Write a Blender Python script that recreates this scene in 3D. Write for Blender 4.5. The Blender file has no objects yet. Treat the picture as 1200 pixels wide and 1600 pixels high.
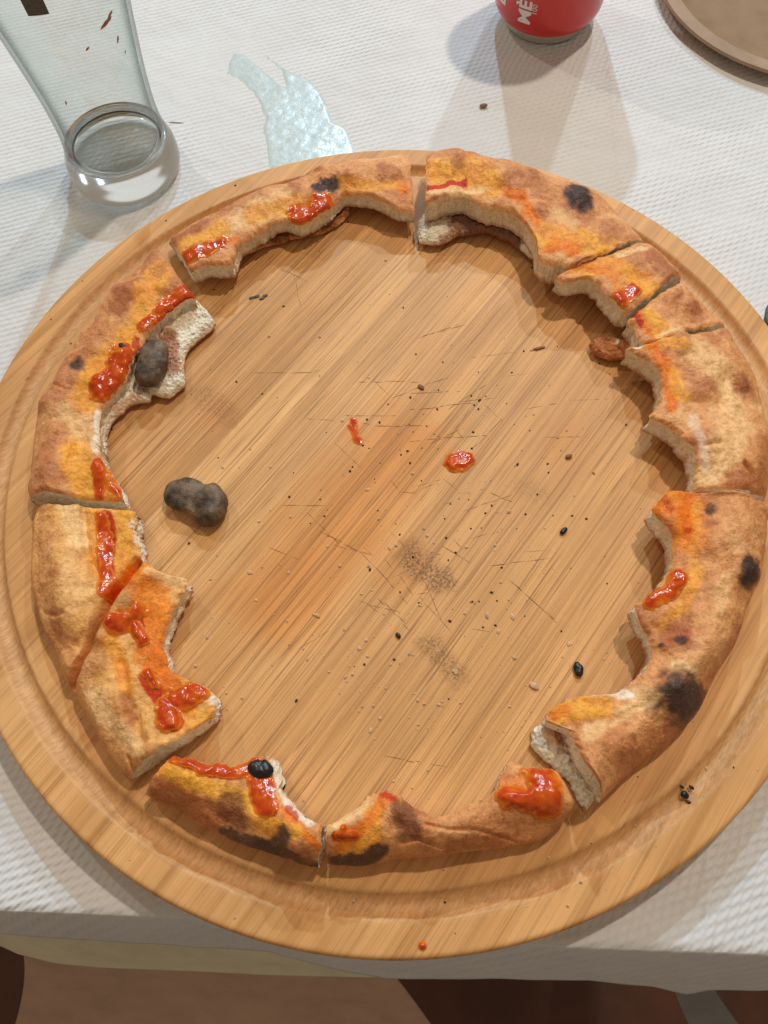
import bpy, bmesh, math, random
import numpy as np
from mathutils import Vector, Matrix
from mathutils.bvhtree import BVHTree

random.seed(7); rng = np.random.default_rng(7)
sc = bpy.context.scene
C = sc.collection

# ------------------------------------------------------------------ camera
R = 0.190            # board radius (m)
ZT = 0.020           # board top above the table
TH, RO = 1.15199859, -0.08333213
CAM = np.array([-0.02632108*R, -0.83663795*R, ZT + 1.61145345*R])
FPX = 1230.0
_fw = np.array([0, math.cos(TH), -math.sin(TH)]); _rt = np.array([1., 0, 0]); _up = np.cross(_rt, _fw)
_r2 = math.cos(RO)*_rt + math.sin(RO)*_up; _u2 = -math.sin(RO)*_rt + math.cos(RO)*_up
cam_d = bpy.data.cameras.new('camera'); cam = bpy.data.objects.new('camera', cam_d); C.objects.link(cam)
cam_d.sensor_fit = 'VERTICAL'; cam_d.sensor_height = 24.0; cam_d.lens = FPX/1600*24.0
cam_d.clip_start = 0.01; cam_d.clip_end = 50
M = Matrix(((_r2[0], _u2[0], -_fw[0], CAM[0]), (_r2[1], _u2[1], -_fw[1], CAM[1]), (_r2[2], _u2[2], -_fw[2], CAM[2]), (0, 0, 0, 1)))
cam.matrix_world = M
sc.camera = cam

# ------------------------------------------------------------------ world, lamps, exposure
w = bpy.data.worlds.new('World'); sc.world = w; w.use_nodes = True
w.node_tree.nodes['Background'].inputs[0].default_value = (1.0, 0.82, 0.62, 1)
w.node_tree.nodes['Background'].inputs[1].default_value = 0.23

def lamp(name, az, el, dist, power, col, radius, target=(0, 0.05, 0.02)):
    """ceiling lamp seen from the board at compass angle az (0 = away from the camera, + = right)"""
    d = bpy.data.lights.new(name, 'POINT'); o = bpy.data.objects.new(name, d); C.objects.link(o)
    a, e = math.radians(az), math.radians(el)
    o.location = (target[0]+dist*math.cos(e)*math.sin(a), target[1]+dist*math.cos(e)*math.cos(a), target[2]+dist*math.sin(e))
    d.energy = power; d.color = col; d.shadow_soft_size = radius
    return o
lamp('lamp_far', 4, 39, 3.0, 112, (0.50, 0.77, 1.0), 0.03)
lamp('lamp_far_right', 24, 38, 2.8, 58, (0.70, 0.86, 1.0), 0.03)
lamp('lamp_high_right', 43, 64, 1.9, 46, (1.0, 0.86, 0.70), 0.035)
lamp('lamp_far_left', -38, 44, 2.1, 18, (1.0, 0.90, 0.78), 0.03)
sc.view_settings.view_transform = 'Standard'; sc.view_settings.look = 'None'
sc.view_settings.exposure = 0.14; sc.view_settings.gamma = 1.0
sc.cycles.max_bounces = 10; sc.cycles.transparent_max_bounces = 12

# ------------------------------------------------------------------ helpers
def U(px, py, z=ZT):
    """photo pixel -> point on the horizontal plane at height z"""
    d = _fw + (px-600)/FPX*_r2 - (py-800)/FPX*_u2
    t = (z-CAM[2])/d[2]
    return CAM + d*t
def Ua(P, z):
    P = np.asarray(P, float); z = np.broadcast_to(np.asarray(z, float), (len(P),))
    d = _fw[None] + np.outer((P[:, 0]-600)/FPX, _r2) - np.outer((P[:, 1]-800)/FPX, _u2)
    t = (z-CAM[2])/d[:, 2]
    return CAM[None] + d*t[:, None]
ZP = ZT+0.012
def plane_px(x, y, z=ZP):
    """coordinates of a world xy in the traced drawing of the plane z (a fixed planar mapping)"""
    d = np.stack([x-CAM[0], y-CAM[1], np.full_like(x, z-CAM[2])], -1)
    k = d@_fw
    return 600+FPX*(d@_r2)/k, 800-FPX*(d@_u2)/k
def _hash(i, j, k, s):
    h = (i.astype(np.int64)*374761393 + j.astype(np.int64)*668265263 + k.astype(np.int64)*2147483647 + s*1274126177) & 0xffffffff
    h = ((h ^ (h >> 13))*1103515245) & 0xffffffff
    h = ((h ^ (h >> 16))*2246822519) & 0xffffffff
    return ((h ^ (h >> 15)) & 0xffffff)/float(0xffffff)
def vn(x, y, z=None, s=0):
    x = np.asarray(x, float); y = np.asarray(y, float); z = np.zeros_like(x) if z is None else np.asarray(z, float)
    i, j, k = np.floor(x), np.floor(y), np.floor(z); a, b, c = x-i, y-j, z-k
    a = a*a*(3-2*a); b = b*b*(3-2*b); c = c*c*(3-2*c); r = 0
    for di in (0, 1):
        for dj in (0, 1):
            for dk in (0, 1):
                r = r + _hash(i+di, j+dj, k+dk, s)*(a if di else 1-a)*(b if dj else 1-b)*(c if dk else 1-c)
    return r*2-1
def fbm(x, y, z=None, s=0, o=4):
    r = 0; a = 1; t = 0
    for q in range(o):
        r = r + a*vn(x*2**q, y*2**q, None if z is None else z*2**q, s+q*17); t += a; a *= .5
    return r/t
def sstep(x): x = np.clip(x, 0, 1); return x*x*(3-2*x)
def seg_dist(X, Y, pts):
    pts = [np.array(p, float) for p in pts]
    if len(pts) == 1: return np.hypot(X-pts[0][0], Y-pts[0][1])
    best = np.full(np.shape(X), 1e9)
    for p, q in zip(pts[:-1], pts[1:]):
        e = q-p; t = np.clip(((X-p[0])*e[0]+(Y-p[1])*e[1])/max(e@e, 1e-9), 0, 1)
        best = np.minimum(best, np.hypot(X-p[0]-t*e[0], Y-p[1]-t*e[1]))
    return best
def lin(r, g, b):
    f = lambda c: (c/255/12.92) if c <= 10 else ((c/255+.055)/1.055)**2.4
    return np.array([f(r), f(g), f(b)])
def mesh_obj(name, verts, faces, mat, parent=None, smooth=True, loc=None, sharp=None):
    me = bpy.data.meshes.new(name)
    v = np.asarray(verts, float)
    if loc is not None: v = v-np.asarray(loc)
    me.from_pydata(v.tolist(), [], [list(map(int, f)) for f in faces]); me.update()
    if smooth: me.polygons.foreach_set('use_smooth', np.ones(len(me.polygons), bool))
    if mat: me.materials.append(mat)
    o = bpy.data.objects.new(name, me); C.objects.link(o)
    if parent is not None: o.parent = parent
    elif loc is not None: o.location = loc
    return o
def recalc(o):
    bm = bmesh.new(); bm.from_mesh(o.data); bmesh.ops.recalc_face_normals(bm, faces=bm.faces[:]); bm.to_mesh(o.data); bm.free()
def attr_col(o, col, name='Col'):
    a = o.data.color_attributes.new(name, 'FLOAT_COLOR', 'POINT')
    c = np.ones((len(o.data.vertices), 4), np.float32); c[:, :3] = col; a.data.foreach_set('color', c.ravel())
def attr_f(o, val, name):
    a = o.data.attributes.new(name, 'FLOAT', 'POINT'); a.data.foreach_set('value', np.asarray(val, np.float32))
def empty(name, loc):
    o = bpy.data.objects.new(name, None); C.objects.link(o); o.location = loc; o.empty_display_size = .02; return o
def tag(o, label, cat, group=None):
    o['label'] = label; o['category'] = cat
    if group: o['group'] = group
    return o
def grid_faces(nu, nv, off=0, wrap=False):
    i = np.arange(nu-1)[:, None]; j = np.arange(nv-1)[None]
    a = (i*nv+j+off).ravel(); b = a+1; c = a+nv+1; d = a+nv
    return np.stack([a, b, c, d], -1)
def lathe(prof, n=96):
    prof = np.array(prof, float); th = np.linspace(0, 2*math.pi, n, endpoint=False)
    V = np.stack([np.outer(np.cos(th), prof[:, 0]), np.outer(np.sin(th), prof[:, 0]), np.tile(prof[:, 1], (n, 1))], -1).reshape(-1, 3)
    m = len(prof); F = []
    for i in range(n):
        for j in range(m-1):
            F.append((i*m+j, ((i+1) % n)*m+j, ((i+1) % n)*m+j+1, i*m+j+1))
    return V, F
def smooth_prof(P, n=80):
    P = np.array(P, float); t = np.r_[0, np.cumsum(np.hypot(*np.diff(P, axis=0).T))]; t /= t[-1]
    out = []
    for q in np.linspace(0, 1, n):
        i = min(np.searchsorted(t, q, side='right')-1, len(P)-2); i = max(i, 0); f = (q-t[i])/(t[i+1]-t[i])
        p0 = P[max(i-1, 0)]; p1 = P[i]; p2 = P[i+1]; p3 = P[min(i+2, len(P)-1)]
        out.append(0.5*((2*p1)+(-p0+p2)*f+(2*p0-5*p1+4*p2-p3)*f*f+(-p0+3*p1-3*p2+p3)*f**3))
    return np.array(out)

# ------------------------------------------------------------------ materials
class NT:
    def __init__(s, name):
        s.m = bpy.data.materials.new(name); s.m.use_nodes = True; s.t = s.m.node_tree; s.b = s.t.nodes['Principled BSDF']
    def n(s, typ, **kw):
        x = s.t.nodes.new(typ)
        for k, v in kw.items():
            if k.startswith('i_'):
                key = k[2:]; key = int(key) if key.isdigit() else key
                s.put(x.inputs[key], v)
            else: setattr(x, k, v)
        return x
    def put(s, sock, v):
        if isinstance(v, bpy.types.NodeSocket): s.t.links.new(v, sock)
        else: sock.default_value = v
    def math(s, op, a, b=0.0, c=0.0, clamp=False):
        x = s.t.nodes.new('ShaderNodeMath'); x.operation = op; x.use_clamp = clamp
        s.put(x.inputs[0], a); s.put(x.inputs[1], b); s.put(x.inputs[2], c); return x.outputs[0]
    def mix(s, f, a, b, bt='MIX'):
        x = s.t.nodes.new('ShaderNodeMix'); x.data_type = 'RGBA'; x.blend_type = bt; x.clamp_factor = True
        s.put(x.inputs[0], f); s.put(x.inputs[6], a); s.put(x.inputs[7], b); return x.outputs[2]
    def ramp(s, f, stops):
        x = s.t.nodes.new('ShaderNodeValToRGB'); e = x.color_ramp.elements
        while len(e) > 1: e.remove(e[-1])
        for i, (p, c) in enumerate(stops):
            q = e[0] if i == 0 else e.new(p); q.position = p; q.color = (*c, 1) if len(c) == 3 else c
        s.put(x.inputs[0], f); return x.outputs[0]
    def noise(s, vec, scale, detail=3, rough=.5):
        x = s.t.nodes.new('ShaderNodeTexNoise'); s.put(x.inputs['Vector'], vec); x.inputs['Scale'].default_value = scale
        x.inputs['Detail'].default_value = detail; x.inputs['Roughness'].default_value = rough; return x.outputs[0]
    def attr(s, name, out=2):
        x = s.t.nodes.new('ShaderNodeAttribute'); x.attribute_name = name; return x.outputs[out]
    def obj(s): return s.t.nodes.new('ShaderNodeTexCoord').outputs['Object']
    def pos(s): return s.t.nodes.new('ShaderNodeNewGeometry').outputs['Position']
    def mapping(s, vec, scale=(1, 1, 1), rot=(0, 0, 0), loc=(0, 0, 0)):
        x = s.t.nodes.new('ShaderNodeMapping'); s.put(x.inputs[0], vec); s.put(x.inputs[1], loc); x.inputs[2].default_value = rot; x.inputs[3].default_value = scale
        return x.outputs[0]
    def bump(s, h, strength, dist, nrm=None):
        x = s.t.nodes.new('ShaderNodeBump'); x.inputs['Strength'].default_value = strength; x.inputs['Distance'].default_value = dist
        s.put(x.inputs['Height'], h)
        if nrm is not None: s.put(x.inputs['Normal'], nrm)
        return x.outputs[0]
    def set(s, **kw):
        for k, v in kw.items(): s.put(s.b.inputs[k.replace('_', ' ')], v)
        return s.m
def grey(v): return (v, v, v, 1)
G3 = lambda v: (v, v, v)

def mat_crust():
    t = NT('baked_dough'); p = t.pos()
    col = t.attr('Col', 0); wet = t.attr('wet')
    n1 = t.noise(p, 900, 4, .65); n2 = t.noise(p, 230, 3, .55); n3 = t.noise(p, 2600, 2, .5)
    f = t.ramp(n1, [(.28, G3(.80)), (.5, G3(1.0)), (.75, G3(1.2))])
    c = t.mix(1.0, col, f, 'MULTIPLY')
    f2 = t.ramp(n2, [(.3, (.92, .88, .82)), (.62, (1.06, 1.06, 1.06))])
    c = t.mix(1.0, c, f2, 'MULTIPLY')
    n4 = t.noise(p, 420, 5, .7)
    c = t.mix(1.0, c, t.ramp(n4, [(.32, (.80, .68, .56)), (.47, (1.02, 1.0, .98)), (.68, (1.18, 1.17, 1.14))]), 'MULTIPLY')
    dark = t.ramp(n3, [(.66, G3(0)), (.78, G3(1))])
    c = t.mix(t.math('MULTIPLY', dark, .22), c, (.16, .07, .03, 1))
    fl = t.ramp(t.noise(p, 1700, 2, .6), [(.63, G3(0)), (.72, G3(1))])
    c = t.mix(t.math('MULTIPLY', t.math('MULTIPLY', fl, .35), t.math('SUBTRACT', 1.0, wet)), c, (.78, .62, .45, 1))
    h = t.math('ADD', t.math('ADD', t.math('MULTIPLY', n1, .5), t.math('MULTIPLY', n4, .7)), t.math('MULTIPLY', n2, .8))
    b = t.bump(h, .65, .0013)
    b = t.bump(n3, .30, .0004, b)
    rough = t.math('SUBTRACT', .52, t.math('MULTIPLY', wet, .14))
    return t.set(Base_Color=c, Roughness=rough, Normal=b, Specular_IOR_Level=t.math('SUBTRACT', .42, t.math('MULTIPLY', wet, .22)))
def mat_crumb():
    t = NT('bread_crumb'); p = t.pos(); col = t.attr('Col', 0)
    v = t.n('ShaderNodeTexVoronoi', i_Vector=p, i_Scale=620.0).outputs[0]
    n = t.noise(p, 500, 4, .6)
    c = t.mix(1.0, col, t.ramp(v, [(.0, (.70, .60, .48)), (.3, G3(.97)), (.8, G3(1.05))]), 'MULTIPLY')
    c = t.mix(1.0, c, t.ramp(n, [(.3, (.86, .80, .70)), (.6, G3(1.04))]), 'MULTIPLY')
    h = t.math('ADD', v, t.math('MULTIPLY', n, .8))
    return t.set(Base_Color=c, Roughness=.75, Normal=t.bump(h, .8, .0012), Subsurface_Weight=.12, Subsurface_Radius=(.004, .002, .001), Subsurface_Scale=.4)
def mat_sauce():
    t = NT('tomato_sauce'); p = t.pos(); n = t.noise(p, 210, 4, .6); n2 = t.noise(p, 800, 3, .6); th = t.attr('thick')
    c = t.ramp(n, [(.30, (.50, .030, .004)), (.52, (.68, .080, .005)), (.72, (.84, .19, .008))])
    c = t.mix(t.ramp(th, [(.25, G3(1)), (.7, G3(0))]), c, (.90, .26, .012, 1))
    t.set(Base_Color=c, Roughness=t.ramp(n2, [(.3, G3(.12)), (.7, G3(.26))]), Normal=t.bump(n, .22, .0012), Specular_IOR_Level=.5)
    a = t.ramp(t.math('ADD', th, t.math('MULTIPLY', t.math('SUBTRACT', n2, .5), .5)), [(.12, G3(0)), (.42, G3(1))])   # thins out to nothing at its rim
    t.set(Alpha=a); return t.m
def mat_olive():
    t = NT('olive_flesh'); p = t.pos(); n = t.noise(p, 110, 3, .6); n2 = t.noise(p, 1300, 3, .6); n3 = t.noise(p, 380, 4, .65)
    c = t.ramp(n, [(.30, (.030, .018, .012)), (.46, (.13, .084, .052)), (.62, (.27, .18, .11))])
    c = t.mix(1.0, c, t.ramp(n3, [(.3, G3(.55)), (.7, G3(1.2))]), 'MULTIPLY')
    return t.set(Base_Color=c, Roughness=t.ramp(n3, [(.35, G3(.25)), (.65, G3(.55))]), Normal=t.bump(n2, .5, .0006, t.bump(n3, .5, .0013)), Specular_IOR_Level=.3)
def mat_plain(name, col, rough=.6, nscale=600, amt=.25, bump=.2, **kw):
    t = NT(name); p = t.pos(); n = t.noise(p, nscale, 3, .6)
    c = t.mix(1.0, (*col, 1), t.ramp(n, [(.3, G3(1-amt)), (.7, G3(1+amt))]), 'MULTIPLY')
    return t.set(Base_Color=c, Roughness=rough, Normal=t.bump(n, bump, .0006), **kw)

# grain direction of the bamboo
_g = U(650, 610)-U(400, 905); GA = math.atan2(_g[1], _g[0])
def mat_bamboo():
    t = NT('bamboo'); oi = t.n('ShaderNodeObjectInfo').outputs['Random']
    p = t.mapping(t.pos(), rot=(0, 0, -GA))                      # x along the grain (Mapping rotates the point)
    off = t.n('ShaderNodeCombineXYZ', i_0=t.math('MULTIPLY', oi, 3.7), i_1=t.math('MULTIPLY', oi, 9.1), i_2=t.math('MULTIPLY', oi, 5.3)).outputs[0]
    va = t.n('ShaderNodeVectorMath', operation='ADD', i_0=p, i_1=off).outputs[0]
    fine = t.noise(t.mapping(va, scale=(7, 1400, 20)), 1.0, 2, .5)
    mid = t.noise(t.mapping(va, scale=(3.2, 330, 10)), 1.0, 3, .55)
    broad = t.noise(t.mapping(va, scale=(2.0, 60, 6)), 1.0, 2, .5)
    patch = t.noise(va, 22, 3, .55)
    fib = t.noise(t.mapping(va, scale=(4.5, 420, 12)), 1.0, 2, .6); fib2 = t.noise(t.mapping(va, scale=(9, 900, 17), loc=(3, 5, 1)), 1.0, 1, .5)
    ridge = t.ramp(t.math('ABSOLUTE', t.math('SUBTRACT', fib, .5)), [(.0, G3(1)), (.030, G3(0))])
    ridge2 = t.ramp(t.math('ABSOLUTE', t.math('SUBTRACT', fib2, .47)), [(.0, G3(1)), (.035, G3(0))])
    wear = t.attr('wear')                                         # fibres open up where knives have worn the face
    base = t.ramp(oi, [(0, (.80, .42, .155)), (.35, (.86, .465, .185)), (.65, (.83, .44, .165)), (1, (.89, .50, .205))])
    c = t.mix(1.0, base, t.ramp(broad, [(.3, (.86, .82, .76)), (.7, (1.08, 1.08, 1.08))]), 'MULTIPLY')
    c = t.mix(1.0, c, t.ramp(mid, [(.28, (.80, .73, .62)), (.50, (1, 1, 1)), (.72, (1.10, 1.11, 1.14))]), 'MULTIPLY')
    lines = t.ramp(fine, [(.30, G3(1)), (.43, G3(0))])
    gate = t.ramp(t.math('ADD', mid, t.math('MULTIPLY', patch, .5)), [(.55, G3(.9)), (.85, G3(.25))])
    lf = t.math('MULTIPLY', t.math('MULTIPLY', lines, gate), t.math('ADD', .22, t.math('MULTIPLY', wear, .55)))
    c = t.mix(lf, c, (.21, .085, .026, 1))
    seen = t.ramp(patch, [(.38, G3(.25)), (.6, G3(1))])
    c = t.mix(t.math('MULTIPLY', t.math('MULTIPLY', ridge, seen), t.math('ADD', .16, t.math('MULTIPLY', wear, .50))), c, (.24, .09, .024, 1))
    c = t.mix(t.math('MULTIPLY', ridge2, t.math('ADD', .10, t.math('MULTIPLY', wear, .34))), c, (.30, .12, .034, 1))
    hi = t.ramp(fine, [(.60, G3(0)), (.74, G3(1))])
    c = t.mix(t.math('MULTIPLY', hi, t.math('ADD', .08, t.math('MULTIPLY', wear, .22))), c, (.98, .66, .34, 1))
    c = t.mix(1.0, c, t.ramp(patch, [(.3, (.88, .86, .83)), (.7, (1.06, 1.06, 1.06))]), 'MULTIPLY')
    oil = t.attr('oil'); c = t.mix(t.math('MULTIPLY', oil, .62), c, t.mix(1.0, c, (1.0, .70, .34, 1), 'MULTIPLY'))
    node = t.math('MULTIPLY', t.attr('node'), t.ramp(t.noise(p, 900, 3, .6), [(.35, G3(1)), (.62, G3(.1))]))
    c = t.mix(t.math('MULTIPLY', node, .95), c, (.17, .065, .02, 1))
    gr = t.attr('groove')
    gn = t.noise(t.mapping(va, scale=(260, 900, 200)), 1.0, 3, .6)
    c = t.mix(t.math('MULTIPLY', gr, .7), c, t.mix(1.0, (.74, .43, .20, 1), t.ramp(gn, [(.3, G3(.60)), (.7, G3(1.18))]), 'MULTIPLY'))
    speck = t.ramp(t.noise(p, 1500, 1, .5), [(.74, G3(0)), (.78, G3(1))])
    c = t.mix(t.math('MULTIPLY', speck, t.math('MULTIPLY', wear, .7)), c, (.11, .05, .02, 1))
    h = t.math('ADD', t.math('MULTIPLY', fine, t.math('ADD', .15, t.math('MULTIPLY', wear, .5))), t.math('MULTIPLY', gn, t.math('MULTIPLY', gr, 1.8)))
    return t.set(Base_Color=c, Roughness=t.ramp(mid, [(.3, G3(.50)), (.7, G3(.62))]), Normal=t.bump(h, .30, .0007), Specular_IOR_Level=.35)
def mat_paper():
    t = NT('embossed_paper'); p0 = t.pos()
    wob = t.n('ShaderNodeTexNoise', i_Vector=p0, i_Scale=40.0).outputs['Color']
    p = t.mapping(t.n('ShaderNodeVectorMath', operation='ADD', i_0=p0, i_1=t.n('ShaderNodeVectorMath', operation='SCALE', i_0=wob, i_Scale=.0022).outputs[0]).outputs[0], rot=(0, 0, math.radians(52)))
    s = t.n('ShaderNodeSeparateXYZ', i_0=p); x, y = s.outputs[0], s.outputs[1]
    sx = t.math('SINE', t.math('MULTIPLY', x, 2*math.pi/.0037)); sy = t.math('SINE', t.math('MULTIPLY', y, 2*math.pi/.0078))
    emb = t.math('ADD', t.math('MULTIPLY', t.math('MULTIPLY', sx, sy), 1.5), t.math('MULTIPLY', t.math('SINE', t.math('MULTIPLY', x, 2*math.pi/.0019)), .3))
    amp = t.ramp(t.noise(p, 9, 2, .5), [(.35, G3(.30)), (.65, G3(1))])
    h = t.math('MULTIPLY', emb, amp)
    n = t.noise(p, 35, 4, .6); nf = t.noise(p, 2500, 2, .5)
    c = t.mix(1.0, (.80, .80, .795, 1), t.ramp(n, [(.3, G3(.955)), (.7, G3(1.02))]), 'MULTIPLY')
    b = t.bump(h, .55, .00042); b = t.bump(n, .38, .005, b); b = t.bump(nf, .15, .0003, b)
    return t.set(Base_Color=c, Roughness=.85, Normal=b, Specular_IOR_Level=.2)
M_CRUST, M_CRUMB, M_SAUCE, M_OLIVE, M_BAMBOO, M_PAPER = mat_crust(), mat_crumb(), mat_sauce(), mat_olive(), mat_bamboo(), mat_paper()

# ------------------------------------------------------------------ setting: floor, table, cloths
M_FLOOR = mat_plain('floor_wood', (.085, .022, .006), .45, 14, .35, .1)
fl = mesh_obj('floor', [(-4, -4, -.76), (4, -4, -.76), (4, 4, -.76), (-4, 4, -.76)], [(0, 1, 2, 3)], M_FLOOR, smooth=False); fl['kind'] = 'structure'

EDGE = [(-260, 1410, 1440), (0, 1421, 1458), (100, 1424, 1464), (200, 1428, 1472), (300, 1432, 1477), (420, 1440, 1486), (520, 1450, 1512), (600, 1458, 1527), (700, 1466, 1528), (800, 1472, 1528),
        (920, 1478, 1529), (1020, 1482, 1541), (1074, 1484, 1553), (1105, 1485, 1547), (1200, 1489, 1545), (1460, 1500, 1560)]
EDGE = np.array(EDGE, float)
def cloth_rows(xs):
    ey = np.interp(xs, EDGE[:, 0], EDGE[:, 1]); by = np.interp(xs, EDGE[:, 0], EDGE[:, 2])
    e = Ua(np.c_[xs, ey], 0.0); return e, by
nx = 420
xs = np.linspace(-260, 1460, nx); e0, by = cloth_rows(xs)
by = by + 1.6*vn(xs/60, xs*0, None, 5)
ZB = -.0009*(by-np.interp(xs, EDGE[:, 0], EDGE[:, 1])); b0 = Ua(np.c_[xs, by], ZB)
# straight fold lines pressed into the paper
FOLDS = [(U(949, 60, 0), U(967, 262, 0)), (U(1103, 1320, 0), U(1104, 1484, 0)), (U(215, 60, 0), U(60, 395, 0))]
def paper_z(x, y):
    z = .0007*fbm(x*9, y*9, None, 3, 3)+.0004*fbm(x*30, y*30, None, 9, 2)
    for a, b in FOLDS:
        e = (b-a)[:2]; e = e/np.hypot(*e); d = np.abs((x-a[0])*e[1]-(y-a[1])*e[0])
        along = ((x-a[0])*e[0]+(y-a[1])*e[1]); L = np.hypot(*(b-a)[:2])
        z = z+.0010*np.exp(-d/.0016)*sstep((along+.05)/.05)*sstep((L+.05-along)/.05)
    return z
ny1, ny2 = 300, 26
FARY = .62
rows = []
for k in np.linspace(1, 0, ny1)**1.0:
    far = e0.copy(); far[:, 0] = e0[:, 0]*1.9; far[:, 1] = FARY
    P_ = e0*(1-k)+far*k; P_[:, 2] = paper_z(P_[:, 0], P_[:, 1]); rows.append(P_)
for k in np.linspace(0, 1, ny2)[1:]:
    P_ = e0*(1-k)+b0*k
    P_[:, 2] = ZB*(k**1.2) + paper_z(P_[:, 0], P_[:, 1])*(1-k) + .0018*k*vn(xs/45, xs*0+k*1.5, None, 8)
    rows.append(P_)
V = np.stack(rows, 0).reshape(-1, 3); F = grid_faces(len(rows), nx)
paper = mesh_obj('paper_tablecloth', V, F, M_PAPER); recalc(paper)
so = paper.modifiers.new('thickness', 'SOLIDIFY'); so.thickness = .0004; so.offset = -1
tag(paper, 'white embossed paper tablecloth spread under the round wooden board', 'tablecloth')
# table body under the cloths
te0, te1 = U(-260, 1410, -.012), U(1460, 1500, -.012)
dirx = (te1-te0)/np.linalg.norm(te1-te0)
n_in = np.array([-dirx[1], dirx[0], 0])
a = te0+n_in*.006-dirx*.1; b = te1+n_in*.006+dirx*.1
pts = [a, b, b+n_in*.85, a+n_in*.85]
TV = [(p[0], p[1], -.006) for p in pts]+[(p[0], p[1], -.034) for p in pts]
tb = mesh_obj('table', TV, [(0, 1, 2, 3), (7, 6, 5, 4), (0, 4, 5, 1), (1, 5, 6, 2), (2, 6, 7, 3), (3, 7, 4, 0)], mat_plain('table_wood', (.16, .07, .03), .5, 60), smooth=False)
tag(tb, 'square table top hidden beneath the layered tablecloths', 'table')
for s_, t_ in ((.1, .08), (.9, .08), (.1, .77), (.9, .77)):
    q = a+(b-a)*s_+n_in*t_
    Vq, Fq = [], []
    for z in (-.034, -.76):
        r_ = .026 if z > -.1 else .018
        Vq += [(q[0]+sx*r_, q[1]+sy*r_, z) for sx, sy in ((-1, -1), (1, -1), (1, 1), (-1, 1))]
    Fq = [(0, 1, 5, 4), (1, 2, 6, 5), (2, 3, 7, 6), (3, 0, 4, 7), (0, 3, 2, 1), (4, 5, 6, 7)]
    mesh_obj('leg', Vq, Fq, bpy.data.materials['table_wood'], tb, smooth=False)

def hanging(name, xs_, top_off, bottom, zb, mat, fold, label, ex=1.2):
    """a cloth layer that leaves the table edge and hangs outward; bottom = traced lower edge"""
    bt = np.array(bottom, float); X = np.linspace(xs_[0], xs_[1], 160)
    e, _ = cloth_rows(X); e = e+np.array([0, 0, top_off]); inn = e+n_in[None]*.10; inn[:, 2] = top_off
    by_ = np.interp(X, bt[:, 0], bt[:, 1]); bx_ = X if bt.shape[1] < 3 else np.interp(X, bt[:, 0], bt[:, 2])
    bb = Ua(np.c_[bx_, by_], zb); rows = [inn]
    for k in np.linspace(0, 1, 50):
        P_ = e*(1-k)+bb*k; P_[:, 2] = top_off+(zb-top_off)*k**ex
        if fold is not None: P_ = P_+fold(X, k)
        rows.append(P_)
    o = mesh_obj(name, np.stack(rows).reshape(-1, 3), grid_faces(len(rows), len(X)), mat); recalc(o)
    m = o.modifiers.new('thickness', 'SOLIDIFY'); m.thickness = .0006; m.offset = -1
    return tag(o, label, 'tablecloth')
def mat_cloth(name, col):
    t = NT(name); p = t.pos(); s = t.n('ShaderNodeSeparateXYZ', i_0=p)
    wv = t.math('ADD', t.math('SINE', t.math('MULTIPLY', s.outputs[0], 9000.)), t.math('SINE', t.math('MULTIPLY', t.math('ADD', s.outputs[1], s.outputs[2]), 9000.)))
    n = t.noise(p, 40, 4, .6)
    c = t.mix(1.0, (*col, 1), t.ramp(n, [(.3, G3(.9)), (.7, G3(1.08))]), 'MULTIPLY')
    return t.set(Base_Color=c, Roughness=.9, Normal=t.bump(wv, .15, .0002, t.bump(n, .3, .004)), Specular_IOR_Level=.15)
hanging('cream_tablecloth', (-260, 760), -.0022, [(-260, 1440), (0, 1478), (30, 1491), (90, 1505), (160, 1512), (300, 1519), (400, 1524), (600, 1527), (760, 1500)], -.100,
        mat_cloth('cream_cotton', (.86, .80, .58)), lambda X, k: np.c_[X*0, X*0, .002*k*np.sin(X/70)], 'pale cream cloth layer showing below the edge of the white paper', .8)
def bfold(X, k):
    k = k*k; f = 0.020*np.exp(-((X-280)/50)**2)*k-.014*np.exp(-((X-400)/60)**2)*k+.014*np.exp(-((X-490)/30)**2)*k
    return np.c_[X*0, -f, f*.5]
hanging('brown_tablecloth', (-70, 525), -.0040, [(-70, 1690, -10), (250, 1690, 330), (350, 1695, 560), (525, 1700, 745)], -.30,
        mat_cloth('brown_cotton', (.62, .41, .30)), bfold, 'taupe brown cloth hanging lowest at the front of the table', .62)
hanging('grey_cloth', (1078, 1125), -.0050, [(1078, 1640, 1096), (1125, 1640, 1185)], -.16,
        mat_cloth('grey_cotton', (.30, .29, .28)), None, 'grey cloth corner hanging below the pinched paper edge over dark floor', .6)

# ------------------------------------------------------------------ the board
board = empty('round_board', (0, 0, 0)); tag(board, 'large round bamboo pizza board with a groove around its rim', 'board')
ca, sa = math.cos(GA), math.sin(GA)
RG0, RG1, GD = .889*R, .934*R, .0036
def board_z(r):
    z = np.full_like(r, ZT)
    g = np.clip((r-RG0)/(RG1-RG0), 0, 1); z = z-GD*np.sin(np.pi*g)**.62
    e = np.clip((r-(R-.0022))/.0022, 0, 1); return z-.0022*(1-np.sqrt(np.clip(1-e*e, 0, 1)))
OIL = [([(430, 940), (560, 790), (650, 700)], 85, 1.0), ([(370, 940)], 45, .6), ([(340, 650)], 45, .35), ([(555, 680)], 28, .8), ([(620, 880)], 60, .5), ([(880, 700)], 60, .3)]
NODES = [([(640, 872), (690, 905)], 26, 1.0), ([(672, 1010), (715, 1050)], 22, .7), ([(320, 620), (360, 650)], 20, .45), ([(262, 1290), (300, 1310)], 10, .3), ([(820, 760), (850, 775)], 16, .3)]
edges = [-R]
while edges[-1] < R-.012: edges.append(edges[-1]+random.uniform(.0165, .0225))
edges[-1] = R
edges = [e for i, e in enumerate(edges) if i in (0, len(edges)-1) or e < R-.009]
STEP = .0009
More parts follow.
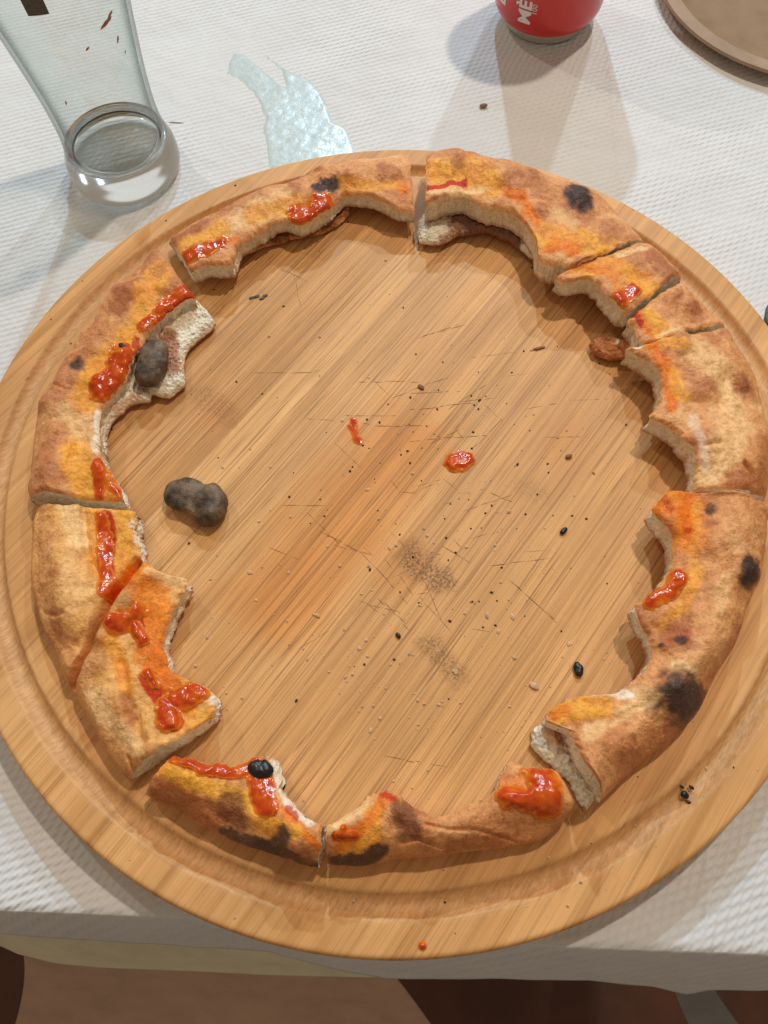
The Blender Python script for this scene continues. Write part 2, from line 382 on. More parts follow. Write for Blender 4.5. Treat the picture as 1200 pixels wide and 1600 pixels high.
for k in range(len(edges)-1):
    t0, t1 = edges[k]+.000006, edges[k+1]-.000006
    tt = np.linspace(max(t0, -R+.0006), min(t1, R-.0006), max(4, int((t1-t0)/STEP)))
    Lm = max(math.sqrt(max(R*R-t*t, 1e-8)) for t in (tt[0], tt[-1], tt[np.argmin(abs(tt))]))
    ns = int(2*Lm/STEP)+8
    q = np.linspace(-1, 1, ns); q = np.sign(q)*(1-(1-abs(q))**1.03)
    half = np.sqrt(np.maximum(R*R-tt*tt, 1e-9))
    A = q[None]*half[:, None]; T = np.repeat(tt[:, None], ns, 1)
    X = A*ca-T*sa; Y = A*sa+T*ca; r = np.hypot(X, Y); Z = board_z(np.minimum(r, R))
    top = np.stack([X, Y, Z], -1).reshape(-1, 3); n0 = len(top); nt = len(tt)
    bot = top.copy(); bot[:, 2] = .0006
    # bottom needs only its outline: side walls all round
    F = grid_faces(nt, ns)[:, ::-1].tolist()  # seen from above
    ring = list(range(ns))+[i*ns+ns-1 for i in range(1, nt)]+[(nt-1)*ns+j for j in range(ns-2, -1, -1)]+[i*ns for i in range(nt-2, 0, -1)]
    m = len(ring); V = np.r_[top, top[ring], np.c_[top[ring][:, :2], np.full(m, .0008)]]
    for i in range(m): F.append((n0+i, n0+(i+1) % m, n0+m+(i+1) % m, n0+m+i))
    F.append([n0+m+i for i in range(m)][::-1])
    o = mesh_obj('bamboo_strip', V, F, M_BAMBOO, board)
    xx, yy = V[:, 0], V[:, 1]; PX, PY = plane_px(xx, yy, ZT); rr = np.hypot(xx, yy)
    oil = np.zeros(len(V)); node = np.zeros(len(V))
    nz = fbm(xx*60, yy*60, None, 31, 3)
    for pts_, rad, st in OIL: oil = np.maximum(oil, st*sstep(1.25-seg_dist(PX, PY, pts_)/rad+.45*nz))
    for pts_, rad, st in NODES: node = np.maximum(node, st*sstep(1.3-seg_dist(PX, PY, pts_)/rad+.5*fbm(xx*300, yy*300, None, 35, 2)))
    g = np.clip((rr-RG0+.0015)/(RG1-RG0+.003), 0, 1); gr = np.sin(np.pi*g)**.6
    wear = .25+.75*sstep((RG0-.004-rr)/.03)
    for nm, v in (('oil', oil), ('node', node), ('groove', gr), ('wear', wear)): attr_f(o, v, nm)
    # face normals: top smooth, walls flat
    sm = np.zeros(len(o.data.polygons), bool); sm[:(nt-1)*(ns-1)] = True
    o.data.polygons.foreach_set('use_smooth', sm)

# knife marks: hair-thin cuts scored into the face
KM = []
def cut(x0, y0, x1, y1, w=.00022):
    KM.append((U(x0, y0), U(x1, y1), w))
for c_ in [(395, 583, 500, 580), (560, 596, 655, 596), (650, 530, 720, 505), (660, 525, 735, 505), (540, 650, 620, 650), (585, 666, 660, 666), (715, 629, 776, 621), (722, 800, 800, 773), (765, 770, 800, 785), (800, 910, 870, 973),
           (795, 905, 868, 970), (765, 885, 860, 872), (560, 860, 640, 945), (600, 870, 645, 930), (590, 935, 640, 985), (600, 940, 635, 975), (500, 830, 560, 860), (440, 790, 520, 790), (735, 983, 768, 988), (850, 683, 910, 683),
           (420, 855, 470, 875), (520, 850, 580, 868), (690, 850, 740, 880), (480, 800, 530, 850), (700, 640, 760, 600), (740, 700, 790, 650), (460, 430, 470, 480), (440, 420, 480, 440), (560, 940, 640, 960), (600, 1180, 700, 1200),
           (760, 600, 700, 690), (660, 900, 690, 970), (640, 690, 760, 680), (820, 640, 870, 630), (610, 620, 700, 590), (640, 615, 720, 612), (640, 640, 740, 630)]:
    cut(*c_)
for i in range(34):
    x, y = random.gauss(640, 130), random.gauss(760, 150); an = random.choice([0, .05, -.1, .7, .9, -.3, 2.6])+random.gauss(0, .12); L = random.uniform(15, 70)
    cut(x, y, x+L*math.cos(an), y+L*math.sin(an), .00014)
kv, kf = [], []
for p, q, wd in KM:
    e = (q-p)[:2]; L = np.hypot(*e); 
    if L < 1e-5: continue
    e = e/L; nn = np.array([-e[1], e[0]]); s0 = 0
    while s0 < L:
        s1 = min(L, s0+random.uniform(.002, .012)); 
        if np.hypot(*(p[:2]+e*s1)) < RG0-.004:
            o_ = nn*random.gauss(0, .00025); i0 = len(kv); wdx = wd*random.uniform(.5, 1.15)
            for ss, ww in ((s0, .2), ((s0+s1)/2, 1), (s1, .2)):
                for sg in (-1, 1):
                    c2 = p[:2]+e*ss+o_+nn*sg*wdx*ww*.5; kv.append((c2[0], c2[1], ZT+.00012))
            kf += [(i0, i0+2, i0+3, i0+1), (i0+2, i0+4, i0+5, i0+3)]
        s0 = s1+random.choice([0, 0, random.uniform(.0005, .004)])
km = mesh_obj('knife_marks', kv, kf, mat_plain('scored_fibre', (.24, .12, .05), .8), board, smooth=False); km['kind'] = 'stuff'

# ------------------------------------------------------------------ crusts
PAL = dict(t=lin(234, 164, 104), b=lin(182, 104, 56), d=lin(128, 70, 42), k=lin(70, 50, 44), p=lin(255, 212, 150), y=lin(253, 180, 66), o=lin(246, 126, 24), r=lin(206, 58, 8), g=lin(244, 182, 104), w=lin(255, 242, 220))
CR = {}
def resample(S, n):
    S = np.array(S, float); O, I = S[:, :2], S[:, 2:4]
    L = .5*np.hypot(*np.diff(O, axis=0).T)+.5*np.hypot(*np.diff(I, axis=0).T)
    t = np.r_[0, np.cumsum(L)]; t /= t[-1]; q = np.linspace(0, 1, n)
    def cr(P):
        i = np.clip(np.searchsorted(t, q, side='right')-1, 0, len(P)-2); f = ((q-t[i])/(t[i+1]-t[i]))[:, None]
        h = (t[i+1]-t[i])[:, None]
        m = np.gradient(P, t, axis=0)
        d = (P[i+1]-P[i])/h
        m0 = m[i]; m1 = m[i+1]
        return (2*f**3-3*f**2+1)*P[i]+(f**3-2*f**2+f)*h*m0+(-2*f**3+3*f**2)*P[i+1]+(f**3-f**2)*h*m1
    Oc = cr(O); Ic = cr(I); Il = np.c_[np.interp(q, t, I[:, 0]), np.interp(q, t, I[:, 1])]
    return Oc, .45*Ic+.55*Il, q

def crust(key, label, S, H=.015, Hin=.009, lift=.004, strokes=(), grooves=(), bumps=(), seed=1, base='t', a_=.012, fall=.018, group=None, outz=.004, ends=(1, 1), wet=True):
    Sa = np.array(S, float)
    L = Ua(Sa[:, :2], ZT+.005); Ln = np.hypot(*np.diff(L[:, :2], axis=0).T).sum()
    L2 = Ua(Sa[:, 2:], ZT+.008); Ln = max(Ln, np.hypot(*np.diff(L2[:, :2], axis=0).T).sum()*.8)
    nu = int(Ln/.00062)+12
    Op, Ip, q = resample(S, nu)
    O = Ua(Op, ZT+outz); I = Ua(Ip, ZT+Hin+lift*.6)
    O = O[:, :2]; I = I[:, :2]
    D = I-O; Wd = np.hypot(*D.T); Dn = D/Wd[:, None]
    arc = np.r_[0, np.cumsum(.5*np.hypot(*np.diff(O, axis=0).T)+.5*np.hypot(*np.diff(I, axis=0).T))]
    jag = .0011*fbm(arc*170, arc*0, None, seed+40, 3)+.0007*fbm(arc*900, arc*0, None, seed+44, 2)
    I = I+Dn*jag[:, None]
    O = O+Dn*(.0009*fbm(arc*70, arc*0, None, seed+50, 3))[:, None]
    D = I-O; Wd = np.hypot(*D.T)
    nv = int(min(110, max(40, Wd.max()/.00058)))
    vt = np.linspace(0, 1, nv)**1.35
    # end faces: not dead straight
    XY = O[:, None]+D[:, None]*vt[None, :, None]
    td = np.gradient(XY, axis=0); td = td/np.maximum(np.linalg.norm(td, axis=2, keepdims=True), 1e-9)
    for e_, sgn in ((0, -1), (-1, 1)):
        wob = .0010*fbm(vt*Wd[e_]*260, vt*0+e_*3.1, None, seed+60, 3)
        k = np.clip(1-np.abs(arc-arc[e_])/.004, 0, 1)
        XY = XY+td*(k[:, None]*wob[None])[..., None]
    X, Y = XY[..., 0], XY[..., 1]; s = np.hypot(X-O[:, None, 0], Y-O[:, None, 1])
    PX, PY = plane_px(X, Y)
    Hu = H*(1+.13*fbm(arc*28, arc*0, None, seed, 2))[:, None]
    aw = np.minimum(a_, .6*Wd)[:, None]
    z0 = .38*Hu
    up = z0+(Hu-z0)*np.sqrt(np.clip(1-((aw-s)/aw)**2, 0, 1))
    dn = Hu+(Hin-Hu)*sstep((s-aw)/fall)
    zt = np.where(s < aw, up, dn)
    lf = lift*sstep(s/np.maximum(.75*Wd[:, None], .008))
    zt = zt+lf
    hb = fbm(X*190, Y*190, None, seed+5, 3); bl = np.clip(vn(X*85, Y*85, None, seed+6)-.25, 0, 1)
    zt = zt+.0022*fbm(X*55, Y*55, None, seed+3, 2)*sstep(s/.006)+.0010*hb*sstep(s/.004)+.0032*bl*sstep(s/.005)
    for pts_, rad, dep in grooves:
        dd = seg_dist(PX, PY, pts_)/rad+.12*vn(X*400, Y*400, None, seed); zt = zt-dep*np.exp(-dd**2)
    for pts_, rad, dep in bumps:
        dd = seg_dist(PX, PY, pts_)/rad; zt = zt+dep*np.exp(-dd**2)
    # the top skin rolls down a little at torn and cut edges
    de = Wd[:, None]-s; zt = zt-.0016*(1-np.clip(de/.0024, 0, 1))**2
    for e_, on in ((0, ends[0]), (-1, ends[1])):
        de = np.abs(arc-arc[e_])[:, None]; zt = zt-on*.0014*(1-np.clip(de/.0026, 0, 1))**2
    zb = z0*(1-np.sqrt(np.clip(1-((aw*.7-np.minimum(s, aw*.7))/(aw*.7))**2, 0, 1)))+lf+.0002
    zt = np.maximum(zt, zb+.0028*sstep(s/.002)+.00005)
    zt[:, 0] = zb[:, 0] = z0[:, 0]
    zt = zt+ZT; zb = zb+ZT
    # colour of the skin
    col = np.empty(X.shape+(3,)); n1 = fbm(X*70, Y*70, None, seed+7, 4); n2 = fbm(X*260, Y*260, None, seed+9, 3); n3 = fbm(X*800, Y*800, None, seed+11, 2); n1b = fbm(X*75+9, Y*75, None, seed+13, 4)
    col[:] = PAL[base]
    def lay(mask, c): 
        nonlocal col
        col = col*(1-mask[..., None])+c*mask[..., None]
    lay(.45*sstep((n1+.3*n2-.02)/.5), PAL['b'])
    lay(.40*sstep((-n1+.25*n2-.10)/.5), PAL['p'])
    lay(.45*sstep((.0035-s)/.004+.3*n2), PAL['b'])
    lay(.55*sstep(bl*2.6+.5*n2-.15), PAL['b'])   # blisters toast first
    wetm = np.zeros(X.shape)
    for kind, pts_, rad, st in strokes:
        dd = seg_dist(PX+10*n1+3*n2, PY+10*n1b+3*n3, pts_)/rad
        amp = {'t': .5, 'k': .42, 'b': .5, 'd': .45, 'p': .45, 'y': .38, 'o': .42, 'r': .22, 'g': .4, 'w': .4}[kind]
        soft = {'t': .9, 'k': .8, 'b': .95, 'd': .85, 'p': .95, 'y': .75, 'o': .75, 'r': .30, 'g': .9, 'w': .7}[kind]
        mk = st*sstep((1+soft*.5-dd+amp*(n2*.9+n3*.6))/soft)
        if kind in 'k':
            lay(.75*st*sstep((1.55-dd+.5*n2)/.7), PAL['d'])
        c = PAL[kind]
        if kind == 'y': tt_ = sstep(.35+.9*n1b+.7*n2)[..., None]*.55; c = c*(1-tt_)+(PAL['o']*.6+PAL['t']*.4)*tt_; c = c*(1+.14*n3[..., None])
        elif kind == 'o': tt_ = sstep(.3+.8*n1b+.9*n2)[..., None]*.38; c = c*(1-tt_)+PAL['y']*tt_; c = c*(1+.12*n3[..., None])
        elif kind in 'pw': c = c*(1+.08*n2[..., None])
        lay(mk, c)
        if kind in 'yor': wetm = np.maximum(wetm, mk*(.7 if kind == 'r' else .5))
        else: wetm = wetm*(1-mk)
    ctr = np.array([X.mean(), Y.mean(), ZT]); 
    root = empty('pizza_crust', ctr); tag(root, label, 'pizza crust', group)
    # skin: top sheet + underside sheet sharing the outer edge
    nb = 26; vb = np.unique(np.round(np.linspace(0, nv-1, nb)).astype(int)); nb = len(vb)
    top = np.stack([X, Y, zt], -1); bot = np.stack([X[:, vb], Y[:, vb], zb[:, vb]], -1)
    V = np.r_[top.reshape(-1, 3), bot[:, 1:].reshape(-1, 3)]; n0 = nu*nv
    F = grid_faces(nu, nv)
    ib = np.concatenate([(np.arange(nu)*nv)[:, None], n0+np.arange(nu*(nb-1)).reshape(nu, nb-1)], 1)
    FB = np.stack([ib[:-1, :-1], ib[1:, :-1], ib[1:, 1:], ib[:-1, 1:]], -1).reshape(-1, 4)
    skin = mesh_obj('baked_skin', V, np.r_[F, FB], M_CRUST, root, loc=ctr)
    cb = np.empty((nu, nb-1, 3)); cb[:] = PAL['t']*.5+PAL['b']*.5; cb = cb*(1+.35*n1[:, vb[1:], None])
    blk = sstep((n2[:, vb[1:]]-.15)/.3)[..., None]*.5; cb = cb*(1-blk)+PAL['d']*blk
    attr_col(skin, np.r_[col.reshape(-1, 3), cb.reshape(-1, 3)]); attr_f(skin, np.r_[wetm.ravel(), np.zeros(nu*(nb-1))], 'wet')
    recalc(skin)
    # crumb: torn inner face and the two cut ends
    nr = 14; kk = np.linspace(0, 1, nr)
    def face(tp, bt, inward, sd, depth):
        P = tp[:, None]*(1-kk[None, :, None])+bt[:, None]*kk[None, :, None]
        bow = np.sin(np.pi*kk)[None]
        d = bow*depth*(1+.6*fbm(P[..., 0]*300, P[..., 1]*300, P[..., 2]*300, sd, 3))+np.minimum(bow*2, 1)*.0011*fbm(P[..., 0]*600, P[..., 1]*600, P[..., 2]*600, sd+3, 3)
        return P+inward[:, None]*d[..., None]
    Dn3 = np.c_[D/Wd[:, None], np.zeros(nu)]
    parts = [face(top[:, -1], np.stack([X[:, -1], Y[:, -1], zb[:, -1]], -1), -Dn3, seed+70, .0016)]
    for e_, sgn in ((0, 1), (-1, -1)):
        tdir = np.c_[td[e_]*sgn, np.zeros(nv)]
        parts.append(face(top[e_], np.stack([X[e_], Y[e_], zb[e_]], -1), tdir, seed+80+e_, .0009))
    V = []; F = []; o_ = 0
    for P in parts:
        V.append(P.reshape(-1, 3)); F.append(grid_faces(P.shape[0], nr, o_)); o_ += P.shape[0]*nr
    V = np.concatenate(V); cmb = mesh_obj('bread_crumb', V, np.concatenate(F), M_CRUMB, root, loc=ctr)
    h = (V[:, 2]-ZT); rel = np.concatenate([np.tile(kk, P.shape[0]) for P in parts])
    cc = np.empty((len(V), 3)); cc[:] = PAL['w']; nn = fbm(V[:, 0]*250, V[:, 1]*250, V[:, 2]*250, seed+90, 3)
    m_ = (.75*sstep((rel-.80)/.2+.35*nn))[:, None]; cc = cc*(1-m_)+PAL['b']*m_
    m_ = (.45*sstep((.08-rel)/.12+.3*nn))[:, None]; cc = cc*(1-m_)+PAL['t']*m_
    m_ = (.22*sstep((nn-.1)/.4))[:, None]; cc = cc*(1-m_)+PAL['g']*m_
    attr_col(cmb, cc); 
    Vw = np.stack([X, Y, zt], -1).reshape(-1, 3)
    bv = BVHTree.FromPolygons([tuple(v) for v in Vw], [tuple(map(int, f)) for f in grid_faces(nu, nv)])
    CR[key] = dict(root=root, ctr=ctr, bv=bv)
    return root

def surf_z(key, x, y):
    h = CR[key]['bv'].ray_cast(Vector((x, y, ZT+.08)), Vector((0, 0, -1)))
    if h[0] is not None: return h[0].z
    return None

def blob_mesh(key, strokes, thick, step=.00045, zpx=None, seed=5):
    """a puddle: height field over the surface below, inside the traced strokes [(pts, radius_px)]"""
    zpx = zpx or ZP
    allp = np.array([p for s_ in strokes for p in s_[0]], float); rm = max(s_[1] for s_ in strokes)*1.7
    cn = Ua([(allp[:, 0].min()-rm, allp[:, 1].min()-rm), (allp[:, 0].max()+rm, allp[:, 1].min()-rm), (allp[:, 0].max()+rm, allp[:, 1].max()+rm), (allp[:, 0].min()-rm, allp[:, 1].max()+rm)], zpx)
    gx = np.arange(cn[:, 0].min(), cn[:, 0].max(), step); gy = np.arange(cn[:, 1].min(), cn[:, 1].max(), step)
    X, Y = np.meshgrid(gx, gy, indexing='ij'); PX, PY = plane_px(X, Y, zpx)
    nz = 1.5*fbm(X*95, Y*95, None, seed, 4)+.55*fbm(X*420, Y*420, None, seed+9, 2); m = np.full(X.shape, -9.)
    for pts_, rad in strokes: m = np.maximum(m, 1.0-seg_dist(PX, PY, pts_)/(rad*1.62)+.40*nz)
    Hh = np.where(m > 0, sstep(m*1.15), m*.5)
    keep = m > -.30
    Z = np.full(X.shape, np.nan)
    for i, j in zip(*np.nonzero(keep)):
        z = surf_z(key, X[i, j], Y[i, j]) if key else ZT
        if z is not None: Z[i, j] = z
    Zs = Z+.00025+.85*thick*np.clip(Hh, -1, 1)*(1+.28*fbm(X*120, Y*120, None, seed+3, 2))
    idx = -np.ones(X.shape, int); ok = ~np.isnan(Zs); idx[ok] = np.arange(ok.sum())
    V = np.stack([X[ok], Y[ok], Zs[ok]], -1)
    a = idx[:-1, :-1]; b = idx[1:, :-1]; c = idx[1:, 1:]; d = idx[:-1, 1:]
    F = np.stack([a, b, c, d], -1).reshape(-1, 4); F = F[(F >= 0).all(1)]
    return V, F, np.clip(m[ok]*1.6, 0, 1)
def sauce(key, strokes, thick=.0016, label=None, seed=5, mat=None, name='sauce_patch'):
    V, F, tk = blob_mesh(key, strokes, thick, seed=seed)
    o = mesh_obj(name, V, F, mat or M_SAUCE, CR[key]['root'], loc=CR[key]['ctr'])
    attr_f(o, tk, 'thick')
    if label: o['label'] = label
    return o
def slab(key, name, S, z0, th, colk, seed, brown=(), label=None, tilt=0.0, jag_=.0010):
    """a torn lower layer of dough: thin irregular slab, rows from the hidden side to the torn silhouette"""
    n = 120; Op, Ip, q = resample(S, n); O = Ua(Op, ZT+z0+th)[:, :2]; I = Ua(Ip, ZT+z0+th)[:, :2]
    D = I-O; Wd = np.hypot(*D.T); arc = np.r_[0, np.cumsum(np.hypot(*np.diff(I, axis=0).T))]
    I = I+(D/Wd[:, None])*(jag_*fbm(arc*220, arc*0, None, seed, 4))[:, None]; D = I-O
    nv = 50; v = np.linspace(0, 1, nv); XY = O[:, None]+D[:, None]*v[None, :, None]; X, Y = XY[..., 0], XY[..., 1]
    edge = np.minimum(np.minimum((1-v)[None]*Wd[:, None], np.minimum(arc, arc[-1]-arc)[:, None]+.0004), .003)/.003
    zt = z0+th*(.35+.65*np.sqrt(np.clip(edge, 0, 1)))+.0009*fbm(X*200, Y*200, None, seed+1, 3)+.0006*fbm(X*700, Y*700, None, seed+2, 2)+tilt*v[None]
    zb = z0+tilt*v[None]+0*X+.0003
    zt = np.maximum(zt, zb+.0005)
    n0 = n*nv; top = np.stack([X, Y, zt+ZT], -1).reshape(-1, 3); bot = np.stack([X, Y, zb+ZT], -1).reshape(-1, 3)
    F = grid_faces(n, nv).tolist()+(grid_faces(n, nv)[:, ::-1]+n0).tolist()
    ring = list(range(nv))+[i*nv+nv-1 for i in range(1, n)]+[(n-1)*nv+j for j in range(nv-2, -1, -1)]+[i*nv for i in range(n-2, 0, -1)]
    m = len(ring)
    for i in range(m): F.append((ring[i], ring[(i+1) % m], n0+ring[(i+1) % m], n0+ring[i]))
    o = mesh_obj(name, np.r_[top, bot], F, M_CRUMB, CR[key]['root'], loc=CR[key]['ctr']); recalc(o)
    PX, PY = plane_px(X, Y, ZT+z0+th); col = np.empty(X.shape+(3,)); col[:] = PAL[colk]
    n2 = fbm(X*260, Y*260, None, seed+9, 3); n3 = fbm(X*800, Y*800, None, seed+11, 2)
    for kind, pts_, rad, st in brown:
        mk = (st*sstep((1.3-seg_dist(PX, PY, pts_)/rad+.5*n2+.35*n3)/.6))[..., None]; col = col*(1-mk)+PAL[kind]*mk
    cb = np.empty((n0, 3)); cb[:] = PAL['b']
    attr_col(o, np.r_[col.reshape(-1, 3), cb])
    if label: o['label'] = label
    return o

# --- crust at the far side, left of the gap
crust('c1', 'narrow arched crust nibbled thin, with glossy orange sauce and small char mark', [(265, 381, 300, 428), (285, 368, 323, 418), (310, 354, 362, 416), (325, 346, 368, 402), (345, 336, 374, 383), (365, 325, 390, 374), (390, 312, 408, 362), (412, 303, 442, 345),
      (440, 297, 469, 352), (465, 292, 502, 338), (488, 280, 516, 326), (510, 271, 538, 306), (535, 266, 565, 307), (560, 262, 592, 312), (590, 259, 615, 326), (615, 256, 634, 329), (638, 252, 647, 331)],
      H=.014, Hin=.010, lift=.006, seed=11, strokes=[('p', [(355, 370), (400, 345), (450, 325)], 14, .7), ('y', [(285, 398), (345, 372)], 15, .9), ('b', [(272, 383), (320, 352)], 11, .8), ('y', [(395, 350), (450, 330), (475, 325)], 10, .8),
      ('y', [(540, 300), (630, 298)], 7, .8), ('b', [(545, 286)], 5, .7), ('b', [(600, 275)], 8, .5), ('o', [(634, 302)], 7, .9), ('o', [(345, 388), (372, 381)], 7, .8), ('r', [(300, 412), (345, 394)], 8, 1), ('o', [(468, 345), (500, 330)], 13, .9), ('k', [(500, 303), (526, 298)], 8, .95)])
sauce('c1', [([(466, 346), (485, 340), (508, 330)], 12), ([(500, 325), (512, 322)], 8)], .0010, 'glossy bright orange sauce hanging over the bitten edge', 21)
sauce('c1', [([(297, 414), (320, 405), (350, 391)], 8)], .0005, None, 22)
slab('c1', 'torn_base', [(375, 370, 372, 400), (400, 355, 410, 383), (440, 338, 450, 372), (475, 330, 495, 362), (510, 318, 528, 348), (545, 300, 545, 330)], .001, .003, 't', 31, [('d', [(430, 365), (520, 340)], 14, .8)], 'toasted underside layer left below the bite')
# --- crust at the far side, right of the gap
crust('c2', 'widest arched crust with one large black blister near its outer edge', [(667, 264, 664, 328), (680, 260, 680, 320), (700, 261, 697, 314), (725, 264, 724, 311), (752, 270, 761, 328), (780, 277, 795, 335), (805, 282, 821, 354), (830, 288, 836, 380), (860, 300, 840, 409), (888, 307, 854, 420),
      (915, 314, 868, 422), (941, 331, 880, 424), (967, 357, 888, 425), (1004, 391, 897, 424)], H=.019, Hin=.013, lift=.008, seed=23,
      strokes=[('y', [(675, 292), (730, 290), (762, 312)], 20, .95), ('b', [(716, 275)], 13, .8), ('p', [(668, 326), (750, 318)], 5, .8), ('o', [(785, 322), (810, 333), (832, 362), (838, 380)], 9, .9), ('y', [(850, 392), (900, 400), (945, 402)], 20, .95), ('o', [(855, 406), (885, 414)], 11, .9),
      ('p', [(870, 352), (890, 375)], 14, .5), ('b', [(948, 382)], 17, .6), ('p', [(958, 404), (1000, 394)], 5, .8), ('b', [(800, 300), (840, 310)], 14, .4), ('r', [(668, 318), (695, 308), (722, 306)], 5, 1), ('k', [(893, 322), (908, 336)], 15, 1)], bumps=[([(900, 328)], 20, .003)], grooves=[([(885, 318), (915, 322)], 4, .0012)])
slab('c2', 'torn_base', [(668, 322, 652, 345), (690, 318, 655, 373), (715, 318, 690, 375), (745, 330, 716, 362), (775, 342, 760, 356), (800, 350, 800, 372), (815, 365, 832, 398)], .003, .004, 'w', 33, [('d', [(715, 345), (800, 372)], 16, .9), ('b', [(690, 372), (716, 360)], 5, .6)], 'white torn lower layer of dough below the bite')
# --- two short pieces
crust('c3', 'short crust stub with a thin pointed tip, next to the widest crust', [(1010, 396, 867, 435), (1016, 401, 883, 445), (1024, 408, 917, 441), (1032, 415, 935, 451), (1040, 424, 949, 469), (1048, 432, 960, 480), (1055, 440, 962, 490), (1060, 447, 980, 496)], H=.017, Hin=.012, lift=.009, seed=37, a_=.010,
      strokes=[('y', [(905, 436), (960, 440), (1005, 468)], 17, .95), ('o', [(900, 432), (935, 446), (962, 474)], 7, .8), ('p', [(968, 414), (1005, 402)], 8, .8), ('b', [(1022, 420), (1042, 448)], 17, .75), ('r', [(968, 484), (984, 476)], 9, 1), ('o', [(870, 437), (890, 434)], 8, .5)])
sauce('c3', [([(966, 487), (982, 477)], 9)], .0006, None, 41)
crust('c4', 'small square crust wedged between a pointed stub and pale blistered crust', [(1064, 457, 977, 506), (1075, 470, 984, 512), (1087, 483, 991, 521), (1100, 494, 995, 531), (1115, 508, 1000, 541), (1130, 521, 1020, 543)], H=.016, Hin=.012, lift=.008, seed=43, a_=.010,
      strokes=[('o', [(985, 508), (1010, 535)], 9, .95), ('y', [(1003, 507), (1024, 533)], 11, .9), ('p', [(1024, 541), (1080, 534)], 6, .8), ('b', [(1056, 475)], 9, .8), ('b', [(1082, 503)], 17, .7), ('r', [(981, 509), (992, 524)], 5, 1)])
# --- pale blistered piece
crust('c5', 'pale crust with soft dough folds and no char, beside a small square piece', [(1134, 530, 978, 549), (1145, 547, 993, 556), (1155, 564, 1013, 567), (1165, 580, 1027, 582), (1174, 597, 1032, 598), (1181, 618, 1029, 632), (1188, 642, 1014, 654), (1192, 662, 1037, 666), (1195, 682, 1060, 680), (1198, 701, 1079, 703),
      (1199, 720, 1084, 728), (1197, 744, 1082, 750), (1191, 786, 1081, 771)], H=.015, Hin=.013, lift=.007, seed=53, fall=.03,
      strokes=[('p', [(1080, 562), (1122, 600), (1140, 680), (1110, 735), (1092, 755)], 24, .65), ('y', [(992, 556), (1060, 556)], 8, .9), ('o', [(1015, 562), (1036, 590), (1042, 620), (1035, 648)], 10, .9), ('y', [(1047, 600), (1056, 635)], 10, .8), ('b', [(1110, 541)], 12, .6), ('b', [(1150, 603), (1165, 612)], 17, .8), ('d', [(1157, 612)], 9, .7),
      ('b', [(1096, 621)], 12, .7), ('b', [(1130, 765), (1150, 770)], 14, .6), ('b', [(1185, 690), (1188, 770)], 13, .5), ('w', [(1070, 668), (1086, 712), (1088, 745)], 8, .35), ('w', [(980, 552), (995, 555)], 7, .9)],
      grooves=[([(1152, 738), (1166, 750), (1173, 785)], 4, .0022), ([(1120, 640), (1130, 600), (1160, 630)], 10, .0015), ([(1088, 715), (1110, 712)], 4, .0015)], bumps=[([(1155, 600)], 14, .0015), ([(1095, 615)], 14, .0015)])
slab('c5', 'crust_flap', [(985, 530, 945, 521), (990, 540, 922, 532), (992, 548, 930, 546), (998, 556, 955, 557)], .002, .004, 't', 55, [('b', [(930, 535), (960, 550)], 12, .7), ('w', [(965, 532)], 5, .8)], 'brown toasted flap sticking out towards the board centre')
# --- large charred piece
crust('c6', 'longest crust, with three big charred blisters and an orange cheese corner', [(1190, 804, 1078, 774), (1191, 816, 1040, 775), (1190, 829, 1014, 800), (1190, 844, 1023, 816), (1187, 865, 1048, 841), (1183, 888, 1047, 884), (1178, 912, 1033, 911), (1170, 933, 1006, 938), (1163, 952, 987, 949), (1157, 966, 996, 973),
      (1148, 990, 1012, 993), (1137, 1017, 1017, 1019), (1124, 1038, 1007, 1046), (1110, 1060, 983, 1070), (1094, 1093, 956, 1086), (1076, 1125, 916, 1088), (1056, 1146, 889, 1093), (1036, 1165, 860, 1110), (1012, 1184, 852, 1127), (989, 1202, 884, 1141), (960, 1226, 894, 1172), (930, 1255, 918, 1212)],
      H=.019, Hin=.012, lift=.007, seed=61, a_=.014,
      strokes=[('b', [(1150, 1000), (1080, 1120), (980, 1200)], 22, .45), ('o', [(1028, 800), (1058, 800), (1066, 850)], 27, .95), ('y', [(1078, 800), (1076, 890)], 8, .6), ('y', [(1030, 985), (1058, 955), (1080, 905)], 11, .9), ('r', [(1008, 946), (1040, 934), (1050, 912)], 11, 1), ('r', [(1022, 795), (1035, 815)], 6, .6), ('r', [(1060, 845)], 7, .6),
      ('b', [(1042, 1000)], 26, .95), ('k', [(1047, 1006)], 8, .9), ('k', [(1021, 1012)], 5, .9), ('k', [(1097, 811)], 7, .8), ('b', [(1095, 837)], 10, .7), ('p', [(1108, 955), (1121, 922)], 10, .5), ('p', [(1035, 1047), (1065, 1052)], 8, .65), ('k', [(1158, 903)], 19, 1), ('k', [(1045, 1098), (1062, 1100)], 36, .95),
      ('p', [(990, 1080), (1000, 1098), (960, 1122), (910, 1152)], 12, .7), ('w', [(920, 1092), (975, 1088)], 8, .8), ('y', [(872, 1112), (932, 1112)], 19, .95), ('o', [(862, 1120), (880, 1108)], 8, .7), ('b', [(1060, 975)], 6, .6)],
      bumps=[([(1055, 1100)], 40, .003), ([(1158, 905)], 22, .002)], grooves=[([(985, 1090), (1000, 1105), (950, 1140)], 12, .0018), ([(970, 1140), (985, 1170)], 2.5, .0010), ([(1030, 1130), (1031, 1150)], 2, .001)])
sauce('c6', [([(1010, 948), (1035, 937), (1048, 915)], 9)], .0012, None, 63)
